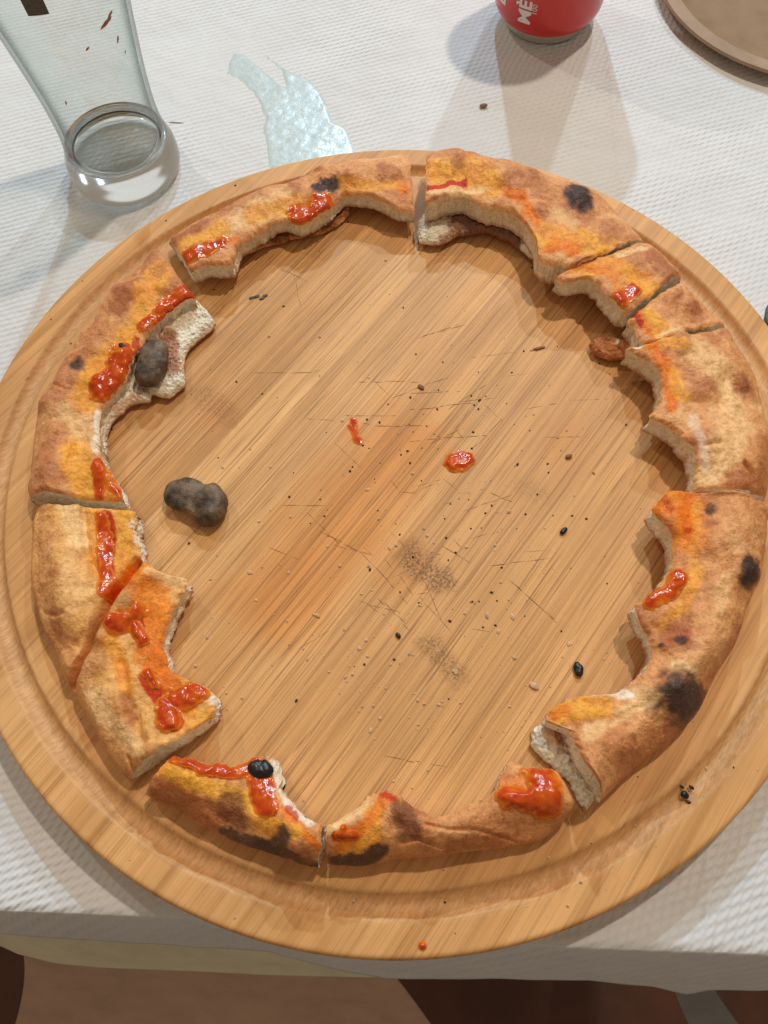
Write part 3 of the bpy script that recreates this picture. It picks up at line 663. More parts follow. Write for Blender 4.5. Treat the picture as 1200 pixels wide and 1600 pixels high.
slab('c6', 'torn_base', [(880, 1120, 852, 1122), (895, 1145, 831, 1140), (900, 1160, 838, 1172), (908, 1185, 864, 1199), (918, 1205, 886, 1212), (928, 1225, 903, 1242), (938, 1240, 916, 1268)], .0005, .005, 'w', 65, [('g', [(865, 1150)], 14, .6), ('b', [(868, 1140), (880, 1175)], 6, .6), ('b', [(912, 1266)], 6, .8)], 'white torn bread end with air holes', jag_=.0022)
# --- near side pieces
crust('c7', 'thin curved crust with cracked skin and a shiny ketchup blob on its end', [(514, 1350, 514, 1291), (525, 1352, 535, 1277), (545, 1351, 561, 1264), (565, 1350, 575, 1243), (590, 1348, 601, 1236), (615, 1346, 627, 1245), (640, 1344, 645, 1260), (672, 1340, 674, 1274), (715, 1333, 715, 1269), (745, 1331, 744, 1256),
      (770, 1329, 773, 1234), (790, 1324, 784, 1212), (805, 1320, 799, 1192), (822, 1318, 822, 1196), (848, 1311, 862, 1201), (870, 1294, 882, 1227), (886, 1276, 898, 1248)], H=.015, Hin=.011, lift=.004, seed=71, base='t',
      strokes=[('b', [(700, 1300), (860, 1270)], 24, .35), ('p', [(520, 1290), (575, 1260)], 12, .9), ('y', [(585, 1272), (585, 1310), (545, 1330)], 13, .95), ('o', [(535, 1322), (560, 1308), (605, 1250)], 10, .85), ('d', [(628, 1272), (642, 1298)], 17, .85), ('k', [(598, 1330), (560, 1345), (525, 1347)], 10, .85), ('d', [(628, 1310)], 12, .5),
      ('r', [(530, 1306), (558, 1306)], 8, 1), ('r', [(600, 1244), (618, 1250)], 7, .9), ('b', [(700, 1322), (790, 1312)], 9, .7), ('o', [(790, 1222), (820, 1210), (860, 1215)], 14, .45)],
      grooves=[([(665, 1290), (700, 1297), (740, 1297), (790, 1310), (815, 1318)], 2.6, .0013), ([(628, 1318), (650, 1312), (690, 1325)], 2.6, .0014), ([(805, 1290), (808, 1310)], 2, .0009)], bumps=[([(625, 1270)], 16, .002)])
sauce('c7', [([(788, 1246), (815, 1251), (845, 1253)], 12), ([(848, 1250), (852, 1228), (838, 1216)], 17), ([(850, 1254)], 17), ([(836, 1240)], 13), ([(812, 1252)], 12)], .0030, 'thick shiny orange red ketchup blob', 73)
sauce('c7', [([(532, 1306), (556, 1307)], 7), ([(540, 1295)], 5)], .0012, None, 75)
crust('c8', 'scorched brown crust with a band of red tomato and a single olive bit', [(233, 1240, 273, 1182), (250, 1253, 296, 1189), (271, 1261, 315, 1186), (287, 1272, 332, 1196), (302, 1282, 346, 1191), (321, 1291, 360, 1202), (340, 1299, 377, 1195), (356, 1309, 396, 1186), (373, 1318, 428, 1183), (391, 1324, 437, 1206),
      (409, 1329, 443, 1217), (424, 1333, 435, 1229), (439, 1338, 450, 1252), (452, 1343, 469, 1268), (467, 1348, 491, 1283), (503, 1356, 507, 1290)], H=.016, Hin=.011, lift=.004, seed=83, base='t',
      strokes=[('b', [(255, 1235), (345, 1275)], 20, .7), ('y', [(265, 1203), (330, 1222), (395, 1255), (430, 1290)], 17, .95), ('o', [(450, 1265), (500, 1320)], 9, .85), ('y', [(405, 1290), (470, 1300)], 14, .8), ('d', [(365, 1248), (370, 1285)], 17, .8), ('k', [(448, 1305), (432, 1328), (400, 1326)], 12, .8), ('k', [(350, 1296), (420, 1328), (500, 1352)], 8, .75), ('b', [(480, 1330)], 14, .6),
      ('w', [(430, 1190), (440, 1225), (450, 1250), (490, 1283)], 7, .9), ('w', [(300, 1190), (325, 1194)], 5, .8), ('r', [(278, 1185), (340, 1206), (395, 1208)], 8, 1), ('r', [(405, 1205), (415, 1240), (426, 1265)], 12, 1), ('r', [(455, 1262), (470, 1275)], 6, .8)])
sauce('c8', [([(280, 1187), (315, 1197)], 6), ([(325, 1204), (370, 1207), (395, 1203)], 8), ([(402, 1200), (410, 1225), (420, 1260)], 12)], .0008, 'pulpy red tomato band', 85)
# --- near left folded slab
crust('c9', 'wide folded slab of crust with a deep crease and two sauce pools', [(62, 802, 209, 798), (57, 822, 216, 814), (56, 845, 211, 829), (55, 869, 222, 853), (56, 900, 218, 872), (58, 932, 252, 896), (63, 957, 291, 903), (69, 977, 290, 922), (79, 998, 276, 944), (90, 1016, 262, 968), (100, 1045, 255, 1010), (110, 1072, 270, 1049),
      (129, 1103, 318, 1073), (150, 1142, 340, 1097), (180, 1190, 338, 1112), (210, 1218, 330, 1124)], H=.016, Hin=.011, lift=.003, seed=97, base='g', a_=.014, fall=.022,
      strokes=[('t', [(70, 830), (75, 930), (110, 1030), (200, 1190)], 22, .7), ('b', [(97, 903)], 12, .5), ('b', [(88, 965), (100, 990)], 10, .6), ('p', [(112, 800), (125, 850)], 14, .7), ('y', [(150, 805), (150, 880), (170, 920)], 11, .8), ('y', [(192, 808), (196, 870), (185, 900)], 16, .95), ('o', [(215, 905), (240, 950), (242, 1010), (256, 1060), (282, 1105)], 26, .95), ('y', [(178, 1010), (195, 1055), (205, 1085)], 13, .85),
      ('y', [(280, 1140), (325, 1115)], 12, .8), ('p', [(150, 1090), (190, 1145), (222, 1172)], 15, .6), ('p', [(240, 905), (285, 910)], 10, .6), ('w', [(205, 820), (215, 850)], 6, .9), ('b', [(200, 1092), (212, 1128)], 6, .6), ('b', [(205, 925)], 9, .5), ('r', [(165, 815), (170, 870), (176, 930)], 13, 1), ('r', [(192, 980), (215, 962), (226, 1000)], 10, 1), ('r', [(234, 1060), (258, 1100), (276, 1132)], 13, 1), ('w', [(332, 1098)], 8, .8), ('b', [(159, 1087)], 4, .8)],
      grooves=[([(112, 1070), (128, 1040), (150, 1000), (172, 950), (192, 915), (216, 880)], 5.5, .0085), ([(134, 800), (140, 860), (160, 910)], 5, .0018), ([(70, 958), (95, 968), (110, 966)], 3, .0012), ([(190, 1040), (205, 1100), (225, 1160)], 10, .003), ([(204, 1185), (210, 1215)], 3, .002)],
      bumps=[([(100, 880), (120, 980)], 28, .004), ([(165, 1000), (200, 935), (235, 900)], 14, .0035)])
sauce('c9', [([(190, 978), (210, 968), (220, 957)], 12), ([(212, 975), (226, 1000)], 10)], .0022, 'glossy orange red sauce pool', 99)
sauce('c9', [([(275, 1092), (292, 1090), (308, 1082)], 15), ([(262, 1105), (274, 1130)], 12), ([(236, 1055), (245, 1070)], 9)], .0022, 'glossy sauce pool by the bitten corner', 101)
sauce('c9', [([(163, 812), (166, 850), (170, 885), (174, 925)], 10)], .0006, 'red sauce streak running into the crease', 103)
# --- far left torn piece
crust('c10', 'crust with a torn open corner showing white bread around an olive chunk', [(250, 405, 303, 463), (231, 420, 285, 472), (211, 435, 262, 490), (197, 448, 247, 505), (184, 459, 232, 525), (170, 480, 225, 545), (158, 502, 212, 556), (141, 523, 203, 578), (128, 542, 193, 596), (114, 561, 176, 616), (102, 581, 165, 630), (91, 601, 158, 645), (80, 622, 156, 668),
      (68, 648, 156, 692), (60, 690, 158, 712), (56, 720, 166, 730), (54, 745, 175, 743), (52, 768, 190, 766), (53, 787, 198, 786)], H=.016, Hin=.012, lift=.003, seed=109,
      strokes=[('p', [(120, 660), (150, 690)], 20, .7), ('y', [(258, 440), (232, 480), (200, 540), (152, 600), (135, 640)], 18, .95), ('b', [(186, 492), (197, 474)], 14, .85), ('b', [(256, 436)], 9, .5), ('r', [(296, 462), (258, 490), (226, 520)], 9, 1), ('k', [(128, 579)], 11, .85), ('y', [(128, 715), (138, 760), (172, 776)], 24, .95), ('o', [(170, 745), (185, 775)], 14, .8), ('b', [(85, 700), (76, 752)], 14, .6),
      ('b', [(70, 782), (100, 785)], 6, .6), ('w', [(157, 650), (158, 705)], 5, .8), ('r', [(213, 548)], 8, .9)], grooves=[([(120, 700), (115, 735)], 3, .0012), ([(92, 612), (110, 622)], 2.5, .0010)])
sauce('c10', [([(296, 463), (270, 478), (248, 492)], 8), ([(238, 505), (226, 518)], 7)], .0006, 'red tomato streak', 111)
sauce('c10', [([(200, 560), (184, 585)], 13), ([(184, 585), (160, 618)], 13)], .0022, 'long glossy orange red sauce pool', 113)
sauce('c10', [([(158, 728), (162, 750), (158, 778)], 7), ([(178, 765), (190, 775)], 6)], .0008, None, 115)
slab('c10', 'torn_base', [(285, 455, 305, 464), (270, 470, 335, 500), (255, 485, 310, 523), (245, 500, 290, 543), (235, 520, 285, 570), (225, 545, 287, 597), (215, 560, 262, 617), (205, 575, 234, 612), (195, 590, 231, 622), (180, 610, 205, 628), (165, 630, 172, 655), (155, 655, 160, 690)], .001, .005, 'w', 117,
     [('b', [(262, 530), (268, 570)], 15, .85), ('b', [(225, 600)], 14, .7), ('t', [(215, 618), (180, 640)], 6, .5), ('y', [(305, 475)], 6, .5)], 'white torn bread layer with a toasted hollow', tilt=.001)

# ------------------------------------------------------------------ olives
def lump(name, pts, radii, mat, label, cat, z0, squash=.8, seed=3, n=40, group=None, amp=.30, box=1.0, ce=2.2):
    """irregular solid lofted along a traced spine (pixels), resting at height z0"""
    P = np.array([U(x, y, z0+.004) for x, y in pts]); rad = np.array(radii)
    if ce < 3:
        for e_, f_ in ((0, 1), (-1, -2)): dv = P[e_]-P[f_]; P[e_] = P[e_]+dv/max(np.linalg.norm(dv), 1e-6)*rad[e_]*.7
    m = 44; t = np.linspace(0, 1, m); tt = np.linspace(0, 1, len(P))
    S = np.c_[np.interp(t, tt, P[:, 0]), np.interp(t, tt, P[:, 1])]
    for _ in range(6): S[1:-1] = (S[:-2]+2*S[1:-1]+S[2:])/4
    rr = np.interp(t, tt, rad); cap = np.sqrt(np.clip(1-np.abs(2*t-1)**ce, 0, 1)); rr = np.maximum(rr*cap, 1e-5)
    tg = np.gradient(S, axis=0); tg /= np.hypot(*tg.T)[:, None]; nm = np.c_[-tg[:, 1], tg[:, 0]]
    th = np.linspace(0, 2*math.pi, n, endpoint=False)
    X = S[:, 0, None]+nm[:, 0, None]*rr[:, None]*np.cos(th); Y = S[:, 1, None]+nm[:, 1, None]*rr[:, None]*np.cos(th); Z = rr[:, None]*squash*np.sign(np.sin(th))*np.abs(np.sin(th))**box
    zc = rad.max()*squash*.92
    Z = np.maximum(Z, -zc)
    d = 1+amp*fbm(X*(130 if rad.max() > .004 else 500), Y*(130 if rad.max() > .004 else 500), Z*(130 if rad.max() > .004 else 500)+seed, seed, 3)
    X = S[:, 0, None]+(X-S[:, 0, None])*d; Y = S[:, 1, None]+(Y-S[:, 1, None])*d; Z = np.maximum(Z*d, -zc)+zc+z0
    ctr = np.array([X.mean(), Y.mean(), z0]); V = np.stack([X, Y, Z], -1).reshape(-1, 3)
    F = []
    for i in range(m-1):
        for j in range(n): F.append((i*n+j, (i+1)*n+j, (i+1)*n+(j+1) % n, i*n+(j+1) % n))
    F.append(list(range(n))); F.append([(m-1)*n+j for j in range(n)][::-1])
    o = mesh_obj(name, V, F, mat, loc=ctr); recalc(o)
    return tag(o, label, cat, group)
lump('olive_chunk', [(258, 768), (280, 772), (306, 782), (330, 793), (354, 799)], [.0066, .0076, .0070, .0090, .0080], M_OLIVE, 'dark wrinkled olive chunk lying loose on the bare wood', 'olive', ZT+.0001, .58, 3, amp=.30, box=.62, ce=4.5)
lump('olive_chunk', [(247, 534), (240, 566), (228, 603)], [.0052, .0064, .0062], M_OLIVE, 'dark grey olive chunk sitting inside the torn open crust', 'olive', ZT+.0068, .75, 8, amp=.28, box=.62, ce=6)
zz = surf_z('c8', *U(405, 1200, ZT+.013)[:2]) or ZT+.013
lump('olive_bit', [(394, 1199), (417, 1203)], [.0032, .0030], mat_plain('black_olive', (.012, .012, .012), .35), 'small black olive bit on the red tomato band', 'olive', zz-.0006, .6, 5)
zz = surf_z('c10', *U(188, 534, ZT+.013)[:2]) or ZT+.013
lump('char_flake', [(184, 531), (192, 538)], [.0012, .0012], bpy.data.materials['black_olive'], 'tiny dark flake stuck on the torn crust', 'flake', zz-.0003, .6, 6)

# ------------------------------------------------------------------ small bits lying on the board
BLK = bpy.data.materials['black_olive']
M_BR = mat_plain('toasted_bit', (.26, .11, .045), .7); M_PALE = mat_plain('pale_crumb', (.66, .46, .27), .8)
lump('black_seed', [(904, 1036), (908, 1050)], [.0018, .0018], BLK, 'larger black burnt bit on bare wood near the charred crust', 'burnt bit', ZT+.0001, .7, 11)
lump('black_seed', [(880, 827), (886, 822)], [.0012, .0012], BLK, 'round black burnt bit alone right of the orange droplet', 'burnt bit', ZT+.0001, .7, 12)
lump('black_seed', [(620, 987), (624, 992)], [.0009, .0008], BLK, 'tiny black speck between the brown wood stains', 'burnt bit', ZT+.0001, .7, 13)
lump('toast_flake', [(836, 538), (852, 535)], [.0008, .0008], M_BR, 'thin brown flake on wood below the pointed stub', 'flake', ZT+.0001, .5, 14)
lump('toast_flake', [(833, 1066), (842, 1072)], [.0013, .0009], M_PALE, 'pale bread flake near the white torn bread end', 'flake', ZT+.0001, .5, 15)
lump('toast_flake', [(888, 708), (894, 706)], [.001, .001], M_BR, 'small brown crumb on wood inside the pale crust', 'flake', ZT+.0001, .6, 16)
lump('charred_flake', [(1110, 491), (1124, 495)], [.0013, .0010], BLK, 'black curled flake lying in the rim groove', 'flake', ZT-.0014, .5, 17)
lump('charred_flake', [(655, 596), (661, 600)], [.0010, .0009], M_BR, 'dark crumb among the knife marks', 'flake', ZT+.0001, .5, 18)
for i, (x, y, r_) in enumerate([(1074, 1241, .0013), (1085, 1229, .0006), (1081, 1252, .0006), (1070, 1228, .0005)]):
    lump('burnt_crumb', [(x-2, y-2), (x+3, y+2)], [r_, r_], BLK, 'burnt crumb in a little cluster in the rim groove', 'burnt crumb', ZT-.0022, .6, 20+i, group='burnt crumbs clustered in the groove')
for i, (x, y) in enumerate([(391, 457), (399, 455), (407, 458), (412, 454)]):
    lump('ash_flake', [(x-3, y+1), (x+3, y-1)], [.0007, .0007], mat_plain('ash', (.12, .11, .10), .8) if i == 0 else bpy.data.materials['ash'], 'grey ash flake in the smear beside the narrow arched crust', 'ash flake', ZT+.0001, .4, 30+i, group='grey ash flakes')
def drop(name, strokes, th, label, seed, z=ZT):
    V, F, tk = blob_mesh(None, strokes, th, .0003, z, seed); V[:, 2] += z-ZT
    o = mesh_obj(name, V, F, M_SAUCE); attr_f(o, tk, 'thick'); return tag(o, label, 'sauce')
drop('sauce_drop', [([(708, 722), (724, 722)], 9), ([(728, 720)], 8)], .0016, 'glossy orange sauce droplet near the middle of the board', 41)
drop('sauce_drop', [([(660, 1478)], 4.5)], .0012, 'small red sauce dot on the board rim', 42)
drop('sauce_smear', [([(553, 658), (556, 685)], 5), ([(548, 668), (562, 690)], 4)], .0003, 'faint dried orange sauce smear on the wood', 43)

# crumbs and pepper specks: nobody could count them
def scatter(name, n, mat, pick, rmin, rmax, label, cat):
    V, F = [], []
    ico = [(0, 0, 1), (.9, 0, .3), (.28, .85, .3), (-.72, .53, .3), (-.72, -.53, .3), (.28, -.85, .3), (.6, .5, -.5), (-.3, .8, -.5), (-.8, 0, -.5), (-.3, -.8, -.5), (.6, -.5, -.5)]
    fc = [(0, 1, 2), (0, 2, 3), (0, 3, 4), (0, 4, 5), (0, 5, 1), (1, 6, 2), (2, 7, 3), (3, 8, 4), (4, 9, 5), (5, 10, 1), (2, 6, 7), (3, 7, 8), (4, 8, 9), (5, 9, 10), (1, 10, 6), (6, 10, 9, 8, 7)]
    while n > 0:
        x, y = pick(); p = U(x, y)
        if np.hypot(p[0], p[1]) > R-.004: continue
        z = float(board_z(np.array([np.hypot(p[0], p[1])]))[0]); n -= 1
        s = rmin+(rmax-rmin)*random.random()**3; an = random.random()*6.3; i0 = len(V); st = random.uniform(.6, 1.6)
        for q in ico:
            a_, b_ = q[0]*st*random.uniform(.7, 1.3), q[1]*random.uniform(.7, 1.3)
            V.append((p[0]+s*(a_*math.cos(an)-b_*math.sin(an)), p[1]+s*(a_*math.sin(an)+b_*math.cos(an)), z+s*.6*(q[2]+.5)*random.uniform(.8, 1.2)))
        F += [tuple(i0+k for k in f) for f in fc]
    o = mesh_obj(name, V, F, mat, smooth=False); o['kind'] = 'stuff'; return tag(o, label, cat)
def pk_crumb():
    if random.random() < .55: return random.gauss(640, 190), random.gauss(1030, 120)
    return random.uniform(120, 1120), random.uniform(400, 1440)
def pk_speck():
    if random.random() < .65: return random.gauss(720, 120), random.gauss(720, 150)
    return random.uniform(60, 1160), random.uniform(280, 1460)
scatter('bread_crumbs', 520, M_PALE, pk_crumb, .00018, .0009, 'pale bread crumbs scattered over the board', 'crumbs')
scatter('dark_specks', 460, mat_plain('burnt_speck', (.06, .03, .016), .8), pk_speck, .00012, .00065, 'dark burnt specks scattered over the board', 'specks')

# ------------------------------------------------------------------ wet patch on the paper
WET = [(357, 100), (367, 83), (383, 87), (403, 103), (423, 120), (438, 134), (446, 136), (440, 113), (423, 97), (407, 80), (433, 97), (457, 115), (480, 123), (500, 143), (510, 163), (520, 190), (540, 200), (556, 236), (600, 300), (440, 330), (420, 262), (413, 213), (410, 203), (414, 187), (403, 157), (380, 130), (353, 117)]
def poly_sheet(name, poly, z, mat, step=.0011, th=.0006, seed=4):
    W = np.array([U(x, y, z)[:2] for x, y in poly])
    gx = np.arange(W[:, 0].min()-.004, W[:, 0].max()+.004, step); gy = np.arange(W[:, 1].min()-.004, W[:, 1].max()+.004, step)
    X, Y = np.meshgrid(gx, gy, indexing='ij'); ins = np.zeros(X.shape, bool); dist = np.full(X.shape, 9.)
    for p, q in zip(W, np.roll(W, -1, 0)):
        c = ((p[1] > Y) != (q[1] > Y)) & (X < (q[0]-p[0])*(Y-p[1])/(q[1]-p[1]+1e-12)+p[0]); ins ^= c
        e = q-p; t = np.clip(((X-p[0])*e[0]+(Y-p[1])*e[1])/(e@e), 0, 1); dist = np.minimum(dist, np.hypot(X-p[0]-t*e[0], Y-p[1]-t*e[1]))
    sd = np.where(ins, dist, -dist)+.0009*fbm(X*260, Y*260, None, seed, 3)
    keep = sd > -.0018
    Z = paper_z(X, Y)+z+th*np.clip(sd/.0012, -1.2, 1)+.00018*np.clip(sd/.002, 0, 1)*fbm(X*200, Y*300, None, seed+2, 3)
    idx = -np.ones(X.shape, int); idx[keep] = np.arange(keep.sum())
    F = np.stack([idx[:-1, :-1], idx[1:, :-1], idx[1:, 1:], idx[:-1, 1:]], -1).reshape(-1, 4); F = F[(F >= 0).all(1)]
    return mesh_obj(name, np.stack([X[keep], Y[keep], Z[keep]], -1), F, mat)
t = NT('soaked_paper'); p = t.pos(); n = t.noise(p, 130, 4, .6); n2 = t.noise(p, 600, 3, .6)
c = t.ramp(n, [(.3, (.55, .64, .62)), (.7, (.66, .73, .71))])
M_WET = t.set(Base_Color=c, Roughness=t.ramp(n2, [(.35, G3(.18)), (.7, G3(.40))]), Normal=t.bump(t.math('ADD', t.math('MULTIPLY', n2, .2), n), .22, .0012))
tag(poly_sheet('water_spill', WET, .0002, M_WET), 'spilled water soaking the paper in a pale blue green streak', 'spill')

# ------------------------------------------------------------------ drinking glass
gc = U(197, 258, .004); gc[2] = .0009
glass = empty('drinking_glass', gc); tag(glass, 'empty drinking glass with heavy base standing on the paper', 'glass')
outer = smooth_prof([(.0280, .0215), (.0270, .029), (.0268, .040), (.0278, .058), (.0304, .082), (.0334, .106), (.0358, .132), (.0370, .158)], 60)
inner = outer.copy(); inner[:, 0] -= np.linspace(.0024, .0017, len(inner))
wall = np.r_[outer, [(outer[-1, 0]-.0004, .1588), (inner[-1, 0]+.0004, .1588)], inner[::-1]]
t = NT('glass_wall'); t.b.inputs['Roughness'].default_value = .02
tr = t.n('ShaderNodeBsdfTransparent'); tr.inputs[0].default_value = (.955, .97, .962, 1)
gl = t.n('ShaderNodeBsdfGlossy'); gl.inputs['Roughness'].default_value = .03
lw = t.n('ShaderNodeLayerWeight', i_Blend=.5).outputs['Facing']; fr = t.math('ADD', .035, t.math('MULTIPLY', t.math('POWER', lw, 4.0), .55))
t.put(tr.inputs[0], t.ramp(lw, [(.0, (.965, .975, .97)), (.55, (.93, .95, .94)), (.92, (.50, .55, .53))]))
mx = t.n('ShaderNodeMixShader', i_0=fr, i_1=tr.outputs[0], i_2=gl.outputs[0]); t.t.links.new(mx.outputs[0], t.t.nodes['Material Output'].inputs[0])
M_GW = t.m
t = NT('glass_base'); t.set(Base_Color=(.97, .985, .975, 1), Roughness=.07, Transmission_Weight=1.0, IOR=1.48); M_GB = t.m
V, F = lathe(wall, 96); mesh_obj('glass_wall', V, F, M_GW, glass)
bp = np.r_[[(0.00001, 0)], [(.024, 0)], smooth_prof([(.0270, .0002), (.0302, .0025), (.0312, .007), (.0306, .0135), (.0290, .0185), (.0280, .0214)], 26), [(.0280-.0024, .0214)], smooth_prof([(.0253, .0205), (.0240, .0165), (.0195, .0145), (.010, .0135), (.00001, .0132)], 22)]
V, F = lathe(bp, 96); gb = mesh_obj('heavy_base', V, F, M_GB, glass); recalc(gb)
# last sip of water
wp = np.r_[[(.00001, .0134)], [(.010, .01375), (.0193, .0148), (.0236, .0168), (.0246, .0186)], [(.0242, .0183), (.018, .0180), (.00001, .0180)]]
t = NT('water'); t.set(Base_Color=(.99, .98, .95, 1), Roughness=0., Transmission_Weight=1.0, IOR=1.33); V, F = lathe(wp, 64); ww = mesh_obj('water_film', V, F, t.m, glass); recalc(ww)
# printed band and residue on the wall
def on_wall(rows, name, mat, off=.0003):
    """patch on the outer wall: rows of (angle0, angle1, z)"""
    V, F = [], []
    for a0, a1, z in rows:
        r_ = np.interp(z, outer[:, 1], outer[:, 0])+off
        for q in np.linspace(a0, a1, 9): V.append((r_*math.cos(q), r_*math.sin(q), z))
    F = grid_faces(len(rows), 9)
    return mesh_obj(name, V, F, mat, glass)
M_PR = mat_plain('grey_print', (.10, .085, .07), .6)
M_RES = mat_plain('dried_residue', (.36, .13, .08), .5)
def wall_angle(px, py, zg):
    q = U(px, py, zg)-gc; return math.atan2(q[1], q[0])

def wall_patch(px, name, mat, zg):
    rows_ = []
    for (x0, y0, x1, y1, zz2) in px:
        rows_.append((wall_angle(x0, y0, zz2), wall_angle(x1, y1, zz2), zz2))
    return on_wall(rows_, name, mat)
pa0 = math.atan2(CAM[1]-gc[1], CAM[0]-gc[0])
on_wall([(pa0-.42, pa0-.16, .1120), (pa0-.42, pa0-.16, .1220)], 'printed_letter', M_PR)
on_wall([(pa0+.10, pa0+.22, .1180), (pa0+.10, pa0+.22, .1240)], 'printed_letter', M_PR)
for da, z_, w_, h_ in ((.50, .0985, .12, .0012), (.60, .1005, .06, .0009), (.12, .092, .035, .0007), (.62, .088, .03, .0014), (.70, .080, .02, .0008), (-.55, .066, .02, .0012)):
    on_wall([(pa0+da-w_, pa0+da-w_*.2, z_-h_), (pa0+da-w_*.7, pa0+da+w_*.8, z_), (pa0+da, pa0+da+w_, z_+h_)], 'residue_fleck', M_RES)

# ------------------------------------------------------------------ drink can
cc_ = U(853, 20, .004); cc_[2] = .0010
can = empty('drink_can', cc_); tag(can, 'red drink can with white lettering standing behind the board', 'can')
t = NT('red_lacquer'); p = t.pos(); n = t.noise(p, 1200, 2, .5)
M_RED = t.set(Base_Color=(.62, .022, .016, 1), Roughness=.32, Metallic=.15, Normal=t.bump(n, .05, .0003), Coat_Weight=.4, Coat_Roughness=.1)
M_ALU = mat_plain('bare_aluminium', (.72, .72, .68), .32, 900, .08, .05, Metallic=1.0)
M_WHT = mat_plain('white_print', (.82, .80, .76), .45, 900, .04, .02)
RC = .0331
bprof = np.r_[smooth_prof([(.0277, .0062), (.0305, .0090), (.0325, .0135), (RC, .019)], 14), [(RC, .060), (RC, .100)], smooth_prof([(RC, .101), (.0318, .1065), (.0290, .1105), (.0272, .1125)], 12)]
V, F = lathe(bprof, 128); body = mesh_obj('can_body', V, F, M_RED, can)
V, F = lathe(smooth_prof([(.00001, .010), (.012, .0088), (.020, .0050), (.0228, .0006), (.0240, .0), (.0250, .0008), (.0262, .0034), (.0276, .0060), (.0279, .0065)], 50), 128); mesh_obj('can_bottom', V, F, M_ALU, can)
V, F = lathe(smooth_prof([(.0270, .1122), (.0276, .1140), (.0268, .1152), (.0258, .1140), (.0250, .1095), (.022, .1085), (.00001, .1090)], 30), 96); lid = mesh_obj('can_lid', V, F, M_ALU, can)
Vt = [(x*.011+.004, y*.008, .1100+zz_) for zz_ in (0, .0008) for x, y in ((-1, -.8), (-.6, -1), (.6, -1), (1, -.6), (1, .6), (.6, 1), (-.6, 1), (-1, .8))]
mesh_obj('pull_tab', Vt, [tuple(range(8))[::-1], tuple(range(8, 16))]+[(i, (i+1) % 8, 8+(i+1) % 8, 8+i) for i in range(8)], M_ALU, can, smooth=False)
V, F = lathe([(.0279, .0063), (.0286, .0070)], 128); mesh_obj('white_band', V*np.array([1.004, 1.004, 1]), F, M_WHT, can)
def can_text(txt, size, ang, z, name, bold=0.0, shear=0.0, mat=None):
    """lettering wrapped on the can, reading upward"""
    cu = bpy.data.curves.new(name, 'FONT'); cu.body = txt; cu.size = size; cu.offset = bold; cu.shear = shear; cu.resolution_u = 6; cu.extrude = 0
    ob = bpy.data.objects.new(name+'_src', cu); C.objects.link(ob)
    dg = bpy.context.evaluated_depsgraph_get(); me = bpy.data.meshes.new_from_object(ob.evaluated_get(dg))
    bm = bmesh.new(); bm.from_mesh(me); bmesh.ops.triangulate(bm, faces=bm.faces[:])
    for _ in range(2):
        lg = [e for e in bm.edges if e.calc_length() > .0016]
        if lg: bmesh.ops.subdivide_edges(bm, edges=lg, cuts=1)
        bmesh.ops.triangulate(bm, faces=bm.faces[:])
    for v in bm.verts:
        u_, h_ = v.co.x, v.co.y           # u_ runs up the can, h_ runs to the left around it
        an = ang-h_/RC; rz = float(np.interp(z+u_, bprof[:, 1], bprof[:, 0]))+.00018; v.co = Vector((rz*math.cos(an), rz*math.sin(an), z+u_))
    m2 = bpy.data.meshes.new(name); bm.to_mesh(m2); bm.free(); m2.materials.append(mat or M_WHT)
    bpy.data.objects.remove(ob); bpy.data.curves.remove(cu); bpy.data.meshes.remove(me)
    o = bpy.data.objects.new(name, m2); C.objects.link(o); o.parent = can; return o
CT = math.atan2(CAM[1]-cc_[1], CAM[0]-cc_[0])
can_text('MÈ', .0108, CT-math.radians(15), .0158, 'lettering', .00035, 0)
can_text('100', .0042, CT-math.radians(9), .0225, 'small_lettering', .0, 0)
can_text('D', .0125, CT-math.radians(47), .0195, 'large_letter', .0003, 0)

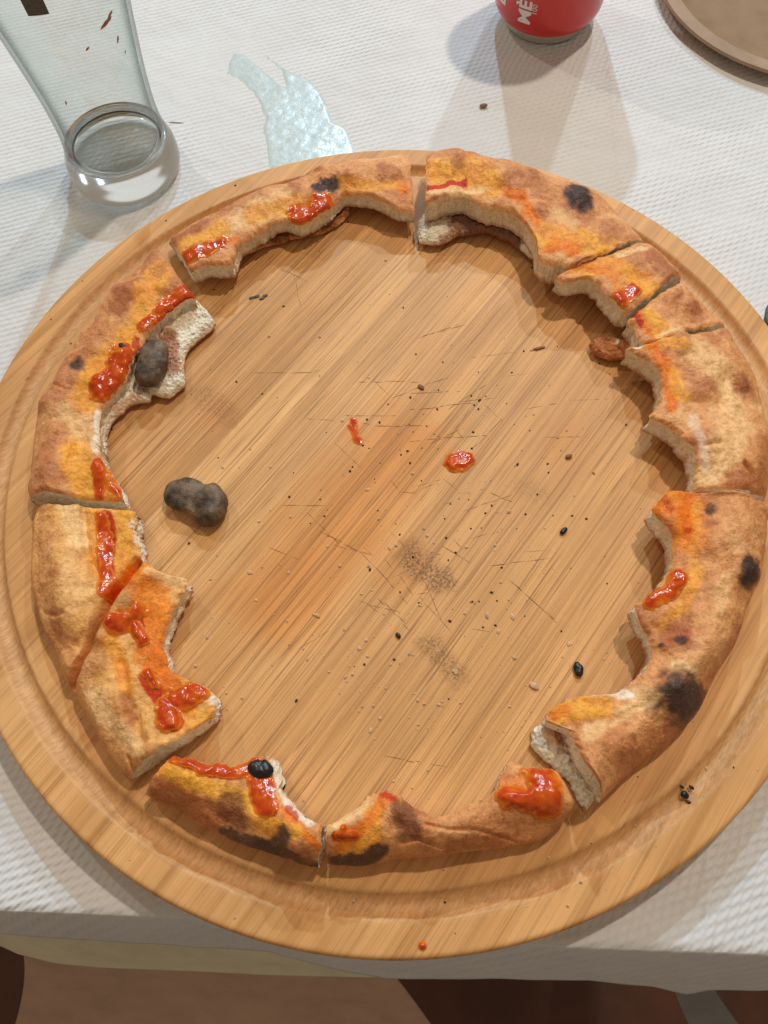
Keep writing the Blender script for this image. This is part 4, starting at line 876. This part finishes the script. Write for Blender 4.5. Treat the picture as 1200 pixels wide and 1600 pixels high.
# ------------------------------------------------------------------ plate at the far right
pa = [U(x, y, .007)[:2] for x, y in ((1037, 0), (1072, 46), (1192, 113))]
ax, ay = pa[0]; bx, by2 = pa[1]; cx, cy = pa[2]
dd = 2*(ax*(by2-cy)+bx*(cy-ay)+cx*(ay-by2))
ux = ((ax*ax+ay*ay)*(by2-cy)+(bx*bx+by2*by2)*(cy-ay)+(cx*cx+cy*cy)*(ay-by2))/dd; uy = ((ax*ax+ay*ay)*(cx-bx)+(bx*bx+by2*by2)*(ax-cx)+(cx*cx+cy*cy)*(bx-ax))/dd
pr = math.hypot(ax-ux, ay-uy); print('plate', ux, uy, pr)
pr_ = min(max(pr, .085), .14)
vec = np.array(pa[1])-np.array([ux, uy]); vec /= np.hypot(*vec); pc = np.array(pa[1])-vec*pr_
plate = empty('serving_plate', (pc[0], pc[1], .0010)); tag(plate, 'brown stoneware plate with a paler rim on the paper', 'plate')
prof = [(.00001, .0), (pr_*.55, .0), (pr_*.70, .0008), (pr_*.88, .0028), (pr_-.003, .0050), (pr_, .0062), (pr_-.0008, .0076)]
inn_ = [(pr_-.0008, .0076), (pr_-.0095, .0072), (pr_-.0120, .0058), (pr_*.80, .0040), (pr_*.60, .0034), (.00001, .0034)]
M_PL = mat_plain('brown_glaze', (.29, .175, .085), .7, 60, .12, .05); M_PLR = mat_plain('rim_glaze', (.40, .265, .165), .7, 80, .1, .05)
V, F = lathe(smooth_prof(prof, 40), 128); mesh_obj('plate_body', V, F, M_PLR, plate)
V, F = lathe(smooth_prof(inn_[:2], 5), 128); mesh_obj('plate_rim', V, F, M_PLR, plate)
V, F = lathe(smooth_prof(inn_[1:], 40), 128); mesh_obj('plate_well', V, F, M_PL, plate)

# ------------------------------------------------------------------ bits on the paper
lump('bread_bit', [(753, 158), (760, 157)], [.0016, .0014], M_BR, 'orange brown crumb on the paper in front of the can', 'crumb', .0006, .6, 51)
lump('twig', [(262, 183), (284, 184)], [.0007, .0005], mat_plain('straw', (.35, .27, .18), .8), 'thin straw sliver on the paper beside the glass', 'sliver', .0006, .6, 52)
lump('herb_leaf', [(1208, 474), (1217, 498), (1225, 520)], [.003, .005, .002], mat_plain('leaf_green', (.03, .055, .022), .5, 300), 'dark green leaf on the paper at the board edge', 'leaf', .0006, .25, 53)
